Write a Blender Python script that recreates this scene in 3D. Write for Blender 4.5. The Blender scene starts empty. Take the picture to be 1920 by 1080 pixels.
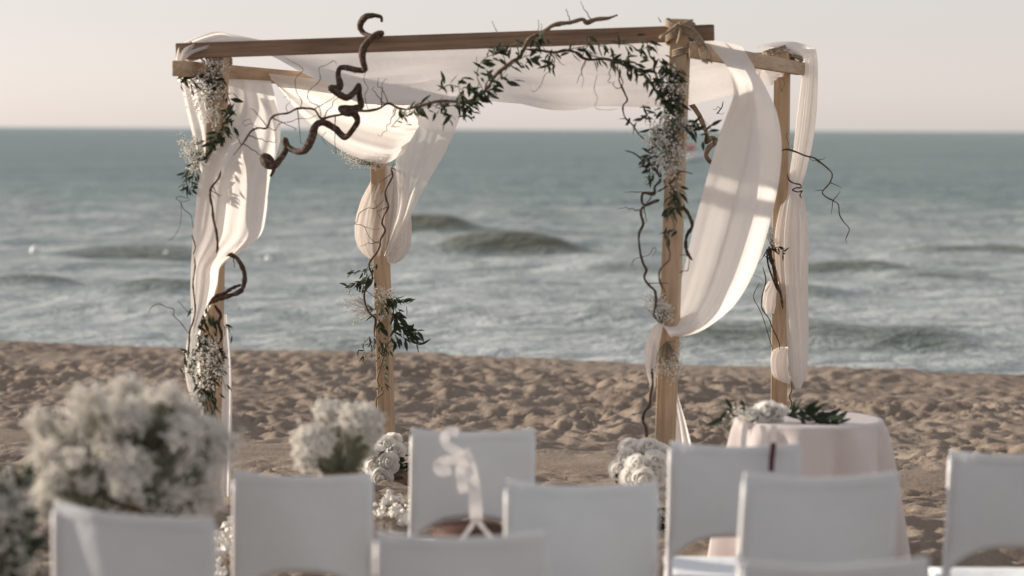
import bpy, bmesh, math, random
import numpy as np
from mathutils import Vector, Matrix, Quaternion

sc = bpy.context.scene
COL = sc.collection
R = math.radians
rng = random.Random(7)

# ------------------------------------------------------------------ camera
LENS, FPX = 85.0, 1920 * 85.0 / 36.0
CAMZ = 1.78
cam_d = bpy.data.cameras.new('camera')
cam = bpy.data.objects.new('camera', cam_d)
COL.objects.link(cam)
CROT = Matrix.Rotation(R(90 - 3.755), 3, 'X') @ Matrix.Rotation(R(0.27), 3, 'Z')
cam.matrix_world = Matrix.Translation((0, 0, CAMZ)) @ CROT.to_4x4()
cam_d.lens = LENS
cam_d.sensor_width = 36
cam_d.clip_start = 0.1
cam_d.clip_end = 60000
cam_d.dof.use_dof = True
cam_d.dof.focus_distance = 13.3
cam_d.dof.aperture_fstop = 2.0
sc.camera = cam

# ------------------------------------------------------------------ light
SUN_EL, SUN_AZ = 13.5, -74.0          # azimuth from +Y, clockwise seen from above
world = bpy.data.worlds.new('World')
sc.world = world
world.use_nodes = True
wn, wl = world.node_tree.nodes, world.node_tree.links
wn.clear()
w_out = wn.new('ShaderNodeOutputWorld')
w_bg = wn.new('ShaderNodeBackground')
w_sky = wn.new('ShaderNodeTexSky')
w_sky.sky_type = 'NISHITA'
w_sky.sun_disc = False
w_sky.sun_elevation = R(SUN_EL)
w_sky.sun_rotation = R(SUN_AZ)
w_sky.altitude = 0
w_sky.air_density = 1.0
w_sky.dust_density = 0.45
w_sky.ozone_density = 1.0
w_hs = wn.new('ShaderNodeHueSaturation')      # a pale hazy seaside sky: little colour left in it
w_hs.inputs['Saturation'].default_value = 0.38
w_tint = wn.new('ShaderNodeMix')
w_tint.data_type = 'RGBA'
w_tint.blend_type = 'MULTIPLY'
w_tint.inputs['Factor'].default_value = 1.0
w_tint.inputs['B'].default_value = (1.0, 0.937, 1.01, 1)
w_mix = wn.new('ShaderNodeMix')               # and a thin, even veil of high cloud
w_mix.data_type = 'RGBA'
w_mix.inputs['Factor'].default_value = 0.3
w_mix.inputs['B'].default_value = (6.7, 6.3, 6.05, 1)
wl.new(w_sky.outputs['Color'], w_hs.inputs['Color'])
wl.new(w_hs.outputs['Color'], w_tint.inputs['A'])
wl.new(w_tint.outputs['Result'], w_mix.inputs['A'])
wl.new(w_mix.outputs['Result'], w_bg.inputs['Color'])
w_bg.inputs['Strength'].default_value = 0.105
wl.new(w_bg.outputs['Background'], w_out.inputs['Surface'])

sun_d = bpy.data.lights.new('sun', 'SUN')
sun_d.energy = 5.0
sun_d.angle = R(0.6)
sun_d.color = (1.0, 0.87, 0.74)
sun = bpy.data.objects.new('sun', sun_d)
COL.objects.link(sun)
TOSUN = Vector((math.sin(R(SUN_AZ)) * math.cos(R(SUN_EL)), math.cos(R(SUN_AZ)) * math.cos(R(SUN_EL)), math.sin(R(SUN_EL))))
sun.rotation_euler = TOSUN.to_track_quat('Z', 'Y').to_euler()
sun.location = TOSUN * 60

vs = sc.view_settings
vs.view_transform = 'Standard'
vs.look = 'None'
vs.exposure = 0.42
vs.gamma = 1.0
vs.use_curve_mapping = False
sc.render.engine = 'CYCLES'
sc.cycles.use_denoising = True
sc.cycles.max_bounces = 8
sc.cycles.transparent_max_bounces = 12
sc.cycles.sample_clamp_indirect = 4.0
sc.render.film_transparent = False

# ------------------------------------------------------------------ helpers
def W(px, py, Y):
    """The world point at depth Y that the photograph shows at (px, py)."""
    d = CROT @ Vector(((px - 960) / FPX, (540 - py) / FPX, -1))
    t = Y / d.y
    return Vector((d.x * t, Y, CAMZ + d.z * t))

def tag(o, label=None, cat=None, group=None, kind=None):
    if label: o['label'] = label
    if cat: o['category'] = cat
    if group: o['group'] = group
    if kind: o['kind'] = kind
    return o

WLOC = {}
def empty(name, loc):
    o = bpy.data.objects.new(name, None)
    o.empty_display_size = 0.1
    COL.objects.link(o)
    o.location = loc
    WLOC[o.name] = Vector(loc)
    return o

def mesh_obj(name, verts, faces, mat, parent=None, origin=None, smooth=True):
    if origin is None:
        origin = Vector(verts[0])
    origin = Vector(origin)
    me = bpy.data.meshes.new(name)
    me.from_pydata([(v[0] - origin[0], v[1] - origin[1], v[2] - origin[2]) for v in verts], [], faces)
    me.update()
    if smooth:
        me.polygons.foreach_set('use_smooth', [True] * len(me.polygons))
    me.materials.append(mat)
    o = bpy.data.objects.new(name, me)
    COL.objects.link(o)
    if parent is not None:
        o.parent = parent
        o.location = origin - WLOC[parent.name]
    else:
        o.location = origin
    WLOC[o.name] = origin
    return o

def np_mesh(name, verts, quads, mat):
    me = bpy.data.meshes.new(name)
    nv, nf = len(verts), len(quads)
    me.vertices.add(nv)
    me.vertices.foreach_set('co', np.asarray(verts, dtype=np.float32).ravel())
    me.loops.add(nf * 4)
    me.loops.foreach_set('vertex_index', np.asarray(quads, dtype=np.int32).ravel())
    me.polygons.add(nf)
    me.polygons.foreach_set('loop_start', np.arange(nf, dtype=np.int32) * 4)
    me.polygons.foreach_set('loop_total', np.full(nf, 4, dtype=np.int32))
    me.update(calc_edges=True)
    me.validate()
    me.polygons.foreach_set('use_smooth', np.ones(nf, dtype=bool))
    me.materials.append(mat)
    o = bpy.data.objects.new(name, me)
    COL.objects.link(o)
    return o

def cat_rom(pts, n):
    """n points on a Catmull-Rom curve through rows of numbers."""
    P = np.asarray(pts, dtype=float)
    if len(P) == 2:
        t = np.linspace(0, 1, n)[:, None]
        return P[0] * (1 - t) + P[1] * t
    Q = np.vstack([2 * P[0] - P[1], P, 2 * P[-1] - P[-2]])
    out = []
    for t in np.linspace(0, len(P) - 1 - 1e-9, n):
        i = int(t); f = t - i
        a, b, c, d = Q[i], Q[i + 1], Q[i + 2], Q[i + 3]
        out.append(0.5 * (2 * b + (c - a) * f + (2 * a - 5 * b + 4 * c - d) * f * f + (3 * b - a - 3 * c + d) * f ** 3))
    return np.array(out)

def tube_geo(path, radii, nseg=6, cap=True, gnarl=0.0):
    """Tube along path (N x 3); radii N."""
    P = np.asarray(path, dtype=float)
    n = len(P)
    T = np.gradient(P, axis=0)
    T /= np.linalg.norm(T, axis=1)[:, None] + 1e-12
    up = np.array([0.31, 0.87, 0.38])
    V, F = [], []
    nrm = np.cross(T[0], up); nrm /= np.linalg.norm(nrm) + 1e-9
    for i in range(n):
        nrm = nrm - T[i] * np.dot(nrm, T[i])
        nrm /= np.linalg.norm(nrm) + 1e-9
        b = np.cross(T[i], nrm)
        for k in range(nseg):
            a = 2 * math.pi * k / nseg
            r = radii[i] * (1 + gnarl * rng.uniform(-1, 1))
            V.append(tuple(P[i] + r * (math.cos(a) * nrm + math.sin(a) * b)))
    for i in range(n - 1):
        for k in range(nseg):
            k2 = (k + 1) % nseg
            F.append((i * nseg + k, i * nseg + k2, (i + 1) * nseg + k2, (i + 1) * nseg + k))
    if cap:
        F.append(tuple(range(nseg))[::-1])
        F.append(tuple((n - 1) * nseg + k for k in range(nseg)))
    return V, F

def join(geos):
    V, F = [], []
    for v, f in geos:
        o = len(V)
        V += v
        F += [tuple(i + o for i in q) for q in f]
    return V, F

def timber(name, p0, p1, w, h, xdir, mat, parent, bev=0.005):
    """A sawn timber from p0 to p1, w wide along xdir and h across; local z runs along the grain."""
    p0, p1 = Vector(p0), Vector(p1)
    z = (p1 - p0).normalized()
    x = Vector(xdir); x = (x - z * x.dot(z)).normalized()
    y = z.cross(x)
    L = (p1 - p0).length
    bm = bmesh.new()
    bmesh.ops.create_cube(bm, size=1)
    for v in bm.verts:
        v.co = Vector((v.co.x * w, v.co.y * h, (v.co.z + 0.5) * L))
    bmesh.ops.bevel(bm, geom=bm.edges[:], offset=bev, segments=2, affect='EDGES', profile=0.6)
    me = bpy.data.meshes.new(name)
    bm.to_mesh(me); bm.free()
    me.materials.append(mat)
    o = bpy.data.objects.new(name, me)
    COL.objects.link(o)
    M = Matrix((x, y, z)).transposed().to_4x4()
    o.parent = parent
    o.matrix_local = Matrix.Translation(p0 - WLOC[parent.name]) @ M
    WLOC[o.name] = p0
    return o

# ------------------------------------------------------------------ value noise in numpy
def vnoise(x, y, seed):
    r = np.random.RandomState(seed)
    tab = r.rand(256, 256)
    xi, yi = np.floor(x).astype(int), np.floor(y).astype(int)
    fx, fy = x - xi, y - yi
    fx = fx * fx * fx * (fx * (fx * 6 - 15) + 10)
    fy = fy * fy * fy * (fy * (fy * 6 - 15) + 10)
    g = lambda a, b: tab[a & 255, b & 255]
    return ((g(xi, yi) * (1 - fx) + g(xi + 1, yi) * fx) * (1 - fy) + (g(xi, yi + 1) * (1 - fx) + g(xi + 1, yi + 1) * fx) * fy) * 2 - 1

def worley(x, y, seed):
    r = np.random.RandomState(seed)
    jx, jy = r.rand(256, 256), r.rand(256, 256)
    xi, yi = np.floor(x).astype(int), np.floor(y).astype(int)
    best = np.full(x.shape, 9.0)
    for a in (-1, 0, 1):
        for b in (-1, 0, 1):
            cx, cy = xi + a, yi + b
            dx = cx + jx[cx & 255, cy & 255] - x
            dy = cy + jy[cx & 255, cy & 255] - y
            best = np.minimum(best, dx * dx + dy * dy)
    return np.sqrt(best)

# ------------------------------------------------------------------ materials
def new_mat(name):
    m = bpy.data.materials.new(name)
    m.use_nodes = True
    nt = m.node_tree
    nt.nodes.clear()
    out = nt.nodes.new('ShaderNodeOutputMaterial')
    return m, nt, out

def N(nt, typ, **kw):
    n = nt.nodes.new(typ)
    for k, v in kw.items():
        if k in n.inputs: n.inputs[k].default_value = v
        else: setattr(n, k, v)
    return n

def coords(nt, scale=(1, 1, 1), kind='Object'):
    tc = nt.nodes.new('ShaderNodeTexCoord')
    mp = nt.nodes.new('ShaderNodeMapping')
    mp.inputs['Scale'].default_value = scale
    nt.links.new(tc.outputs[kind], mp.inputs['Vector'])
    return mp.outputs['Vector']

def noise(nt, vec, scale, detail=4, rough=0.55, dist=0.0):
    n = N(nt, 'ShaderNodeTexNoise', Scale=scale, Detail=detail, Roughness=rough, Distortion=dist)
    nt.links.new(vec, n.inputs['Vector'])
    return n.outputs['Fac']

def ramp(nt, fac, stops):
    r = nt.nodes.new('ShaderNodeValToRGB')
    el = r.color_ramp.elements
    while len(el) < len(stops): el.new(0.5)
    for e, (p, c) in zip(el, stops):
        e.position = p
        e.color = (*c, 1) if len(c) == 3 else c
    nt.links.new(fac, r.inputs['Fac'])
    return r.outputs['Color']

def bump(nt, height, strength, dist):
    b = N(nt, 'ShaderNodeBump', Strength=strength, Distance=dist)
    nt.links.new(height, b.inputs['Height'])
    return b.outputs['Normal']

def g3(v): return (v, v, v)

def principled_mat(name, stops, nscale, scale=(1, 1, 1), rough=0.7, bs=0.3, bd=0.003, bscale=None, detail=5, spec=0.3, kind='Object', sheen=0.0, trans=0.0):
    m, nt, out = new_mat(name)
    v = coords(nt, scale, kind)
    f = noise(nt, v, nscale, detail)
    c = ramp(nt, f, stops)
    p = N(nt, 'ShaderNodeBsdfPrincipled', Roughness=rough)
    p.inputs['Specular IOR Level'].default_value = spec
    if sheen: p.inputs['Sheen Weight'].default_value = sheen
    nt.links.new(c, p.inputs['Base Color'])
    h = noise(nt, v, bscale or nscale * 3, 4)
    nrm = bump(nt, h, bs, bd)
    nt.links.new(nrm, p.inputs['Normal'])
    if trans:
        tr = nt.nodes.new('ShaderNodeBsdfTranslucent')
        nt.links.new(c, tr.inputs['Color'])
        nt.links.new(nrm, tr.inputs['Normal'])
        mx = N(nt, 'ShaderNodeMixShader', Fac=trans)
        nt.links.new(p.outputs[0], mx.inputs[1]); nt.links.new(tr.outputs[0], mx.inputs[2])
        nt.links.new(mx.outputs[0], out.inputs['Surface'])
    else:
        nt.links.new(p.outputs[0], out.inputs['Surface'])
    return m

def wood_mat(name, dark, mid, light):
    m, nt, out = new_mat(name)
    v = coords(nt, (1, 1, 0.045))
    f1 = noise(nt, v, 60, 5, 0.6, 0.6)
    v2 = coords(nt, (1, 1, 0.35))
    f2 = noise(nt, v2, 6, 3)
    c1 = ramp(nt, f1, [(0.3, dark), (0.5, mid), (0.75, light)])
    c2 = ramp(nt, f2, [(0.35, g3(0.72)), (0.65, g3(1.08))])
    mul = N(nt, 'ShaderNodeMix', data_type='RGBA', blend_type='MULTIPLY')
    mul.inputs['Factor'].default_value = 1
    nt.links.new(c1, mul.inputs['A']); nt.links.new(c2, mul.inputs['B'])
    # knots
    v3 = coords(nt, (1, 1, 0.5))
    vo = N(nt, 'ShaderNodeTexVoronoi', Scale=4.2)
    nt.links.new(v3, vo.inputs['Vector'])
    kn = ramp(nt, vo.outputs['Distance'], [(0.03, g3(0.3)), (0.085, g3(1.0))])
    mul2 = N(nt, 'ShaderNodeMix', data_type='RGBA', blend_type='MULTIPLY')
    mul2.inputs['Factor'].default_value = 0.8
    nt.links.new(mul.outputs['Result'], mul2.inputs['A']); nt.links.new(kn, mul2.inputs['B'])
    p = N(nt, 'ShaderNodeBsdfPrincipled', Roughness=0.68)
    p.inputs['Specular IOR Level'].default_value = 0.25
    nt.links.new(mul2.outputs['Result'], p.inputs['Base Color'])
    nt.links.new(bump(nt, f1, 0.25, 0.003), p.inputs['Normal'])
    nt.links.new(p.outputs[0], out.inputs['Surface'])
    return m

def cloth_mat(name, col, trans=0.45, clear=0.1, weave=900, tint=None):
    m, nt, out = new_mat(name)
    v = coords(nt)
    crinkle = noise(nt, v, 24, 2, 0.5, 0.4)
    wv = noise(nt, coords(nt, (1, 1, 0.3)), weave * 0.35, 2)
    cr = ramp(nt, noise(nt, v, 9, 4), [(0.3, tuple(c * 0.94 for c in col)), (0.7, col)])
    add = N(nt, 'ShaderNodeMath', operation='MULTIPLY_ADD')
    nt.links.new(wv, add.inputs[0]); add.inputs[1].default_value = 0.06
    nt.links.new(crinkle, add.inputs[2])
    crease = noise(nt, coords(nt, (1, 1, 0.13)), 26, 2, 0.5, 0.5)
    add2 = N(nt, 'ShaderNodeMath', operation='MULTIPLY_ADD')
    nt.links.new(crease, add2.inputs[0]); add2.inputs[1].default_value = 1.2
    nt.links.new(add.outputs[0], add2.inputs[2])
    nrm = bump(nt, add2.outputs[0], 0.3, 0.004)
    d = N(nt, 'ShaderNodeBsdfDiffuse', Roughness=0.8)
    t = nt.nodes.new('ShaderNodeBsdfTranslucent')
    nt.links.new(cr, d.inputs['Color'])
    nt.links.new(nrm, d.inputs['Normal']); nt.links.new(nrm, t.inputs['Normal'])
    if tint: t.inputs['Color'].default_value = (*tint, 1)
    else: nt.links.new(cr, t.inputs['Color'])
    mx = N(nt, 'ShaderNodeMixShader', Fac=trans)
    nt.links.new(d.outputs[0], mx.inputs[1]); nt.links.new(t.outputs[0], mx.inputs[2])
    if clear > 0:
        tp = nt.nodes.new('ShaderNodeBsdfTransparent')
        m2 = N(nt, 'ShaderNodeMixShader', Fac=clear)
        nt.links.new(mx.outputs[0], m2.inputs[1]); nt.links.new(tp.outputs[0], m2.inputs[2])
        nt.links.new(m2.outputs[0], out.inputs['Surface'])
    else:
        nt.links.new(mx.outputs[0], out.inputs['Surface'])
    return m

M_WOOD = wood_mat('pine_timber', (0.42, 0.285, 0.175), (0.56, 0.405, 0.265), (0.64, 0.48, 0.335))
M_BEAM = wood_mat('shaded_beam', (0.19, 0.12, 0.078), (0.29, 0.19, 0.125), (0.38, 0.26, 0.18))  # darker copy of the pine, with the front beam's shade in its colour
M_GAUZE = cloth_mat('ivory_gauze', (0.92, 0.905, 0.885), 0.5, 0.06, tint=(0.93, 0.90, 0.86))
M_SHEER = cloth_mat('sheer_gauze', (0.90, 0.875, 0.84), 0.55, 0.26, tint=(0.92, 0.885, 0.84))
M_CHAIR = principled_mat('white_canvas', [(0.3, (0.71, 0.755, 0.78)), (0.7, (0.77, 0.81, 0.825))], 5, rough=0.85, bs=0.5, bd=0.012, bscale=9, sheen=0.1)
M_FRAME = principled_mat('white_metal_tube', [(0.3, g3(0.66)), (0.7, g3(0.74))], 8, rough=0.45)
M_TABLECLOTH = cloth_mat('blush_linen', (0.87, 0.82, 0.795), 0.22, 0.0, tint=(0.87, 0.78, 0.73))
M_BRANCH = principled_mat('willow_bark', [(0.3, (0.04, 0.024, 0.017)), (0.52, (0.085, 0.053, 0.038)), (0.72, (0.2, 0.14, 0.1))], 45, (1, 1, 1), 0.75, 0.9, 0.006, 110)
M_PALEBRANCH = principled_mat('bleached_bark', [(0.3, (0.13, 0.085, 0.055)), (0.8, (0.3, 0.21, 0.14))], 30, rough=0.75, bs=0.6, bd=0.004, bscale=90)
M_TWIG = principled_mat('twig_bark', [(0.3, (0.04, 0.02, 0.015)), (0.8, (0.10, 0.055, 0.04))], 40, rough=0.7)
M_LEAF = principled_mat('ruscus_leaf', [(0.3, (0.024, 0.036, 0.019)), (0.7, (0.05, 0.07, 0.037))], 20, rough=0.6, spec=0.2, kind='Object', trans=0.2)
M_LEAF2 = principled_mat('olive_leaf', [(0.3, (0.05, 0.065, 0.036)), (0.7, (0.085, 0.10, 0.062))], 20, rough=0.5, spec=0.4, trans=0.25)
M_BLOSSOM = principled_mat('gypsophila_bloom', [(0.3, (0.80, 0.77, 0.70)), (0.7, (0.90, 0.88, 0.83))], 30, rough=0.9, trans=0.25)
M_STEM = principled_mat('pale_stem', [(0.3, (0.13, 0.135, 0.09)), (0.7, (0.24, 0.235, 0.165))], 30, rough=0.8)
M_ROSE = principled_mat('rose_petal', [(0.3, (0.86, 0.84, 0.79)), (0.7, (0.91, 0.90, 0.87))], 25, rough=0.6, bs=0.1, trans=0.5)
M_ROPE = principled_mat('jute_rope', [(0.3, (0.24, 0.18, 0.12)), (0.7, (0.42, 0.34, 0.25))], 60, rough=0.9, bs=0.8, bd=0.003, bscale=220)
M_STANDIN = principled_mat('stand_in_brown', [(0.3, (0.05, 0.025, 0.02)), (0.7, (0.12, 0.06, 0.045))], 40, rough=0.7, bs=0.8, bscale=120)
M_RIBBON = principled_mat('satin_ribbon', [(0.3, (0.80, 0.76, 0.72)), (0.7, (0.86, 0.83, 0.80))], 15, rough=0.4, bs=0.1, trans=0.2)
M_SHEERRIBBON = cloth_mat('sheer_ribbon', (0.92, 0.90, 0.88), 0.45, 0.22, tint=(0.92, 0.89, 0.86))
M_MAROON = principled_mat('maroon_ribbon', [(0.3, (0.05, 0.012, 0.014)), (0.7, (0.09, 0.02, 0.022))], 20, rough=0.6)
M_WHITEPAINT = principled_mat('white_paint', [(0.3, g3(0.72)), (0.7, g3(0.8))], 4, rough=0.4)
M_PINKFAB = principled_mat('faded_red_canvas', [(0.3, (0.45, 0.16, 0.14)), (0.7, (0.55, 0.22, 0.2))], 4, rough=0.7)
M_POT = principled_mat('burlap_wrap', [(0.3, (0.12, 0.075, 0.05)), (0.7, (0.24, 0.16, 0.11))], 60, rough=0.95, bs=0.9, bd=0.006, bscale=140)

# sand
def sand_material():
    m, nt, out = new_mat('beach_sand')
    v = coords(nt)
    big = noise(nt, v, 0.9, 4)
    fine = noise(nt, v, 60, 6, 0.7)
    c = ramp(nt, big, [(0.3, (0.235, 0.19, 0.15)), (0.7, (0.338, 0.28, 0.224))])
    c2 = ramp(nt, fine, [(0.25, g3(0.72)), (0.75, g3(1.12))])
    mul = N(nt, 'ShaderNodeMix', data_type='RGBA', blend_type='MULTIPLY')
    mul.inputs['Factor'].default_value = 1
    nt.links.new(c, mul.inputs['A']); nt.links.new(c2, mul.inputs['B'])
    p = N(nt, 'ShaderNodeBsdfPrincipled', Roughness=0.95)
    p.inputs['Specular IOR Level'].default_value = 0.12
    nt.links.new(mul.outputs['Result'], p.inputs['Base Color'])
    h = noise(nt, v, 25, 6, 0.65)
    nt.links.new(bump(nt, h, 0.6, 0.02), p.inputs['Normal'])
    nt.links.new(p.outputs[0], out.inputs['Surface'])
    return m
M_SAND = sand_material()

def sea_material():
    m, nt, out = new_mat('sea_water')
    v = coords(nt, (1, 1, 1))
    vst = coords(nt, (0.4, 0.7, 1))
    bigv = coords(nt, (0.06, 0.16, 1))
    # water body: teal with olive where sand is stirred up
    body = ramp(nt, noise(nt, bigv, 1.0, 4), [(0.3, (0.135, 0.192, 0.180)), (0.7, (0.215, 0.278, 0.260))])
    p = N(nt, 'ShaderNodeBsdfDiffuse', Roughness=0.3)
    gl = N(nt, 'ShaderNodeBsdfGlossy', Roughness=0.22)
    gl.inputs['Color'].default_value = (0.9, 0.97, 0.97, 1)
    # foam: only towards the beach, in streaks
    f1 = noise(nt, vst, 1.4, 7, 0.68, 0.3)
    f2 = noise(nt, bigv, 2.2, 4, 0.6)
    sep = nt.nodes.new('ShaderNodeSeparateXYZ')
    tc = nt.nodes.new('ShaderNodeTexCoord')
    nt.links.new(tc.outputs['Object'], sep.inputs[0])
    near = N(nt, 'ShaderNodeMapRange')
    near.inputs['From Min'].default_value = 120; near.inputs['From Max'].default_value = 24
    near.inputs['To Min'].default_value = -0.25; near.inputs['To Max'].default_value = 0.24
    nt.links.new(sep.outputs['Y'], near.inputs['Value'])
    a1 = N(nt, 'ShaderNodeMath', operation='ADD'); nt.links.new(f1, a1.inputs[0]); nt.links.new(near.outputs[0], a1.inputs[1])
    a2 = N(nt, 'ShaderNodeMath', operation='MULTIPLY_ADD'); nt.links.new(f2, a2.inputs[0]); a2.inputs[1].default_value = 0.5; nt.links.new(a1.outputs[0], a2.inputs[2])
    foam = ramp(nt, a2.outputs[0], [(0.63, g3(0)), (1.0, g3(0.72))])
    mx = N(nt, 'ShaderNodeMix', data_type='RGBA')
    inv = N(nt, 'ShaderNodeMath', operation='SUBTRACT', use_clamp=True)
    nt.links.new(foam, inv.inputs[0])
    atf = N(nt, 'ShaderNodeAttribute', attribute_name='swell')
    nt.links.new(atf.outputs['Fac'], inv.inputs[1])
    nt.links.new(inv.outputs[0], mx.inputs['Factor'])
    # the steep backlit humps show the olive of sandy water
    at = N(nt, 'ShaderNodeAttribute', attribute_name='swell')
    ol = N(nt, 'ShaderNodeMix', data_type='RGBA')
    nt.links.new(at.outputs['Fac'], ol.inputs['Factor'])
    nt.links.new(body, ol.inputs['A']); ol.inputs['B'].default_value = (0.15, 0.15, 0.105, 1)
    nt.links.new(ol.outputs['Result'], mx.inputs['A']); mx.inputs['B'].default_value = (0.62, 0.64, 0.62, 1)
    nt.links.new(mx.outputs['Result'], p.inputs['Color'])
    fr_ = N(nt, 'ShaderNodeFresnel', IOR=1.33)
    ro = N(nt, 'ShaderNodeMapRange'); ro.inputs['To Min'].default_value = 0.0; ro.inputs['To Max'].default_value = 0.62
    nt.links.new(fr_.outputs[0], ro.inputs['Value'])
    h1 = noise(nt, coords(nt, (0.5, 0.9, 1)), 1.6, 5, 0.6, 0.25)
    b = bump(nt, h1, 1.0, 0.44)
    nt.links.new(b, p.inputs['Normal']); nt.links.new(b, gl.inputs['Normal']); nt.links.new(b, fr_.inputs['Normal'])
    ms = nt.nodes.new('ShaderNodeMixShader')
    nt.links.new(ro.outputs[0], ms.inputs[0]); nt.links.new(p.outputs[0], ms.inputs[1]); nt.links.new(gl.outputs[0], ms.inputs[2])
    nt.links.new(ms.outputs[0], out.inputs['Surface'])
    return m
M_SEA = sea_material()

# ------------------------------------------------------------------ the setting: beach and sea
SEA_Z = -0.6
def ground_base(s):
    return np.interp(s, [-120, -60, -18, 8, 10.8, 14, 17, 21.5, 23.2, 24.6, 32, 90], [9.5, 6.5, 0.5, -0.04, 0.0, -0.28, -0.36, -0.45, -0.46, -0.72, -2.2, -9.0])  # rise behind the camera added unseen, to block the low sky

def ground_height(x, y, detail=True):
    x = np.asarray(x, dtype=float); y = np.asarray(y, dtype=float)
    s = y + 0.3 * x
    z = ground_base(s)
    if detail:
        wob = 0.25 * vnoise(x * 0.8, y * 0.8, 3)
        band = np.exp(-((s - 15.35 + wob) / 0.55) ** 2)           # the smooth raked track behind the pergola
        trod = np.clip(1 - band * 1.1, 0.05, 1)
        shore = np.clip((23.9 - s) / 2.2, 0.12, 1)
        amp = trod * shore * (0.75 + 0.45 * vnoise(x * 0.9, y * 0.9, 41))
        wx = x + 0.13 * vnoise(x * 4.5, y * 4.5, 11); wy = y + 0.13 * vnoise(x * 4.5, y * 4.5, 12)
        f = worley(wx * 8.0, wy * 5.2, 21)
        pits = np.clip(f, 0, 0.8) - 0.42
        f2 = worley(wx * 9.5 + 9, wy * 7.0, 22)
        z = z + amp * (0.084 * pits + 0.040 * (np.clip(f2, 0, 0.7) - 0.4)
                       + 0.045 * vnoise(x * 1.7, y * 1.7, 5) + 0.024 * vnoise(x * 7, y * 5.5, 6) + 0.017 * vnoise(x * 14, y * 14, 7))
        z = z + band * (0.010 * vnoise(x * 1.5, y * 9, 8) + 0.006 * vnoise(x * 5, y * 12, 9))
        z = z + 0.07 * np.exp(-((s - 23.1) / 0.6) ** 2) * (0.6 + 0.6 * vnoise(x * 0.7, y * 0.2, 15))
    return z

def gz(x, y):
    return float(ground_height(np.array([x]), np.array([y]))[0])

def sheet(name, xs, ys, zfun, mat):
    X, Y = np.meshgrid(xs, ys)
    Z = zfun(X, Y)
    nx, ny = len(xs), len(ys)
    V = np.stack([X.ravel(), Y.ravel(), Z.ravel()], 1)
    i = (np.arange(ny - 1)[:, None] * nx + np.arange(nx - 1)[None, :]).ravel()
    Q = np.stack([i, i + 1, i + nx + 1, i + nx], 1)
    return np_mesh(name, V, Q, mat)

xs = np.concatenate([-6 - np.geomspace(0.2, 260, 40)[::-1], np.arange(-6, 6.001, 0.034), 6 + np.geomspace(0.2, 260, 40)])
ys = np.concatenate([8.5 - np.geomspace(0.2, 160, 40)[::-1], np.arange(8.5, 26.5, 0.036), 26.5 + np.geomspace(0.2, 60, 24)])
beach = sheet('beach', xs, ys, ground_height, M_SAND)
tag(beach, kind='structure')

# sea: long low swells rolling in along the shore; the steeper humps one can tell apart are placed
HUMPS = []
for px, py, wpx, hpx in [(950, 462, 250, 36), (795, 424, 170, 30), (235, 468, 260, 22), (60, 536, 200, 30), (320, 552, 190, 30), (1575, 500, 230, 26),
                         (1400, 626, 330, 34), (1660, 632, 330, 30), (640, 640, 240, 18), (1830, 458, 260, 22), (1480, 545, 200, 16), (120, 650, 420, 20),
                         (1170, 500, 150, 14), (1760, 520, 200, 16), (1150, 600, 120, 12)]:
    yb = py + hpx * 0.5
    d = (CAMZ - SEA_Z) * FPX / (yb - (238 + 9 * px / 1920))
    HUMPS.append(((px - 960) / FPX * d, d, wpx / FPX * d * 0.5, hpx / FPX * d * (1.0 if px in (950, 795) else 0.72)))

def sea_z(X, Y):
    s = Y + 0.3 * X
    att = np.clip(130.0 / np.maximum(Y, 1), 0, 1)
    wob = 2.2 * vnoise(X * 0.05, Y * 0.04, 31) + 0.6 * vnoise(X * 0.22, Y * 0.2, 32)
    z = np.zeros_like(X)
    for lam, a, ph in ((7.5, 0.07, 0.3), (4.1, 0.045, 1.7), (12.5, 0.07, 4.0)):
        k = 2 * math.pi / lam
        env = 0.55 + 0.45 * vnoise(X * 0.13 + lam, Y * 0.08, 33 + int(lam))
        c = np.sin(k * (s + wob) + ph)
        z += att * a * env * (c + 0.3 * np.abs(c) * c)
    near = np.clip(110.0 / np.maximum(Y, 1), 0, 1)
    z += near * (0.05 * vnoise(X * 0.3, Y * 0.45, 37) + 0.035 * vnoise(X * 0.7, Y * 1.0, 35) + 0.02 * vnoise(X * 1.6, Y * 2.0, 36))
    for hx, hy, hw, hh in HUMPS:
        dx = (X - hx) / hw
        wave = np.exp(-(dx * dx) ** 2 * 0.8) + 0.22 * np.exp(-dx * dx * 0.12)
        dy = (Y + 0.12 * (X - hx) - hy)
        prof = np.where(dy < 0, np.exp(-(dy / 0.75) ** 2), np.exp(-(dy / 1.9) ** 2))
        z += hh * wave * prof * 1.05
    fade = np.clip((s - 23.2) / 3.0, 0.12, 1)
    return SEA_Z + z * fade

tn = np.concatenate([-0.26 - np.geomspace(0.01, 1.8, 30)[::-1], np.linspace(-0.26, 0.26, 330), 0.26 + np.geomspace(0.01, 1.8, 30)])
yy = np.concatenate([np.linspace(17, 70, 520), 70 + np.geomspace(0.3, 25000, 330)])
T, YY = np.meshgrid(tn, yy)
XX = T * (YY + 6)
Vz = sea_z(XX, YY)
nx, ny = len(tn), len(yy)
i = (np.arange(ny - 1)[:, None] * nx + np.arange(nx - 1)[None, :]).ravel()
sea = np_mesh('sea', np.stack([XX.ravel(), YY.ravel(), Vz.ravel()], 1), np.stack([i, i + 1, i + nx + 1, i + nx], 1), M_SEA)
sw = np.zeros_like(XX)
for hx, hy, hw, hh in HUMPS:
    dx = (XX - hx) / hw
    dy = YY + 0.12 * (XX - hx) - hy
    sw = np.maximum(sw, min(1, hh / 0.30) * (np.exp(-(dx * dx) ** 2 * 0.9) + 0.25 * np.exp(-dx * dx * 0.15)) * np.exp(-np.where(dy < 0, dy / 0.9, dy / 0.9) ** 2))
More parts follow.
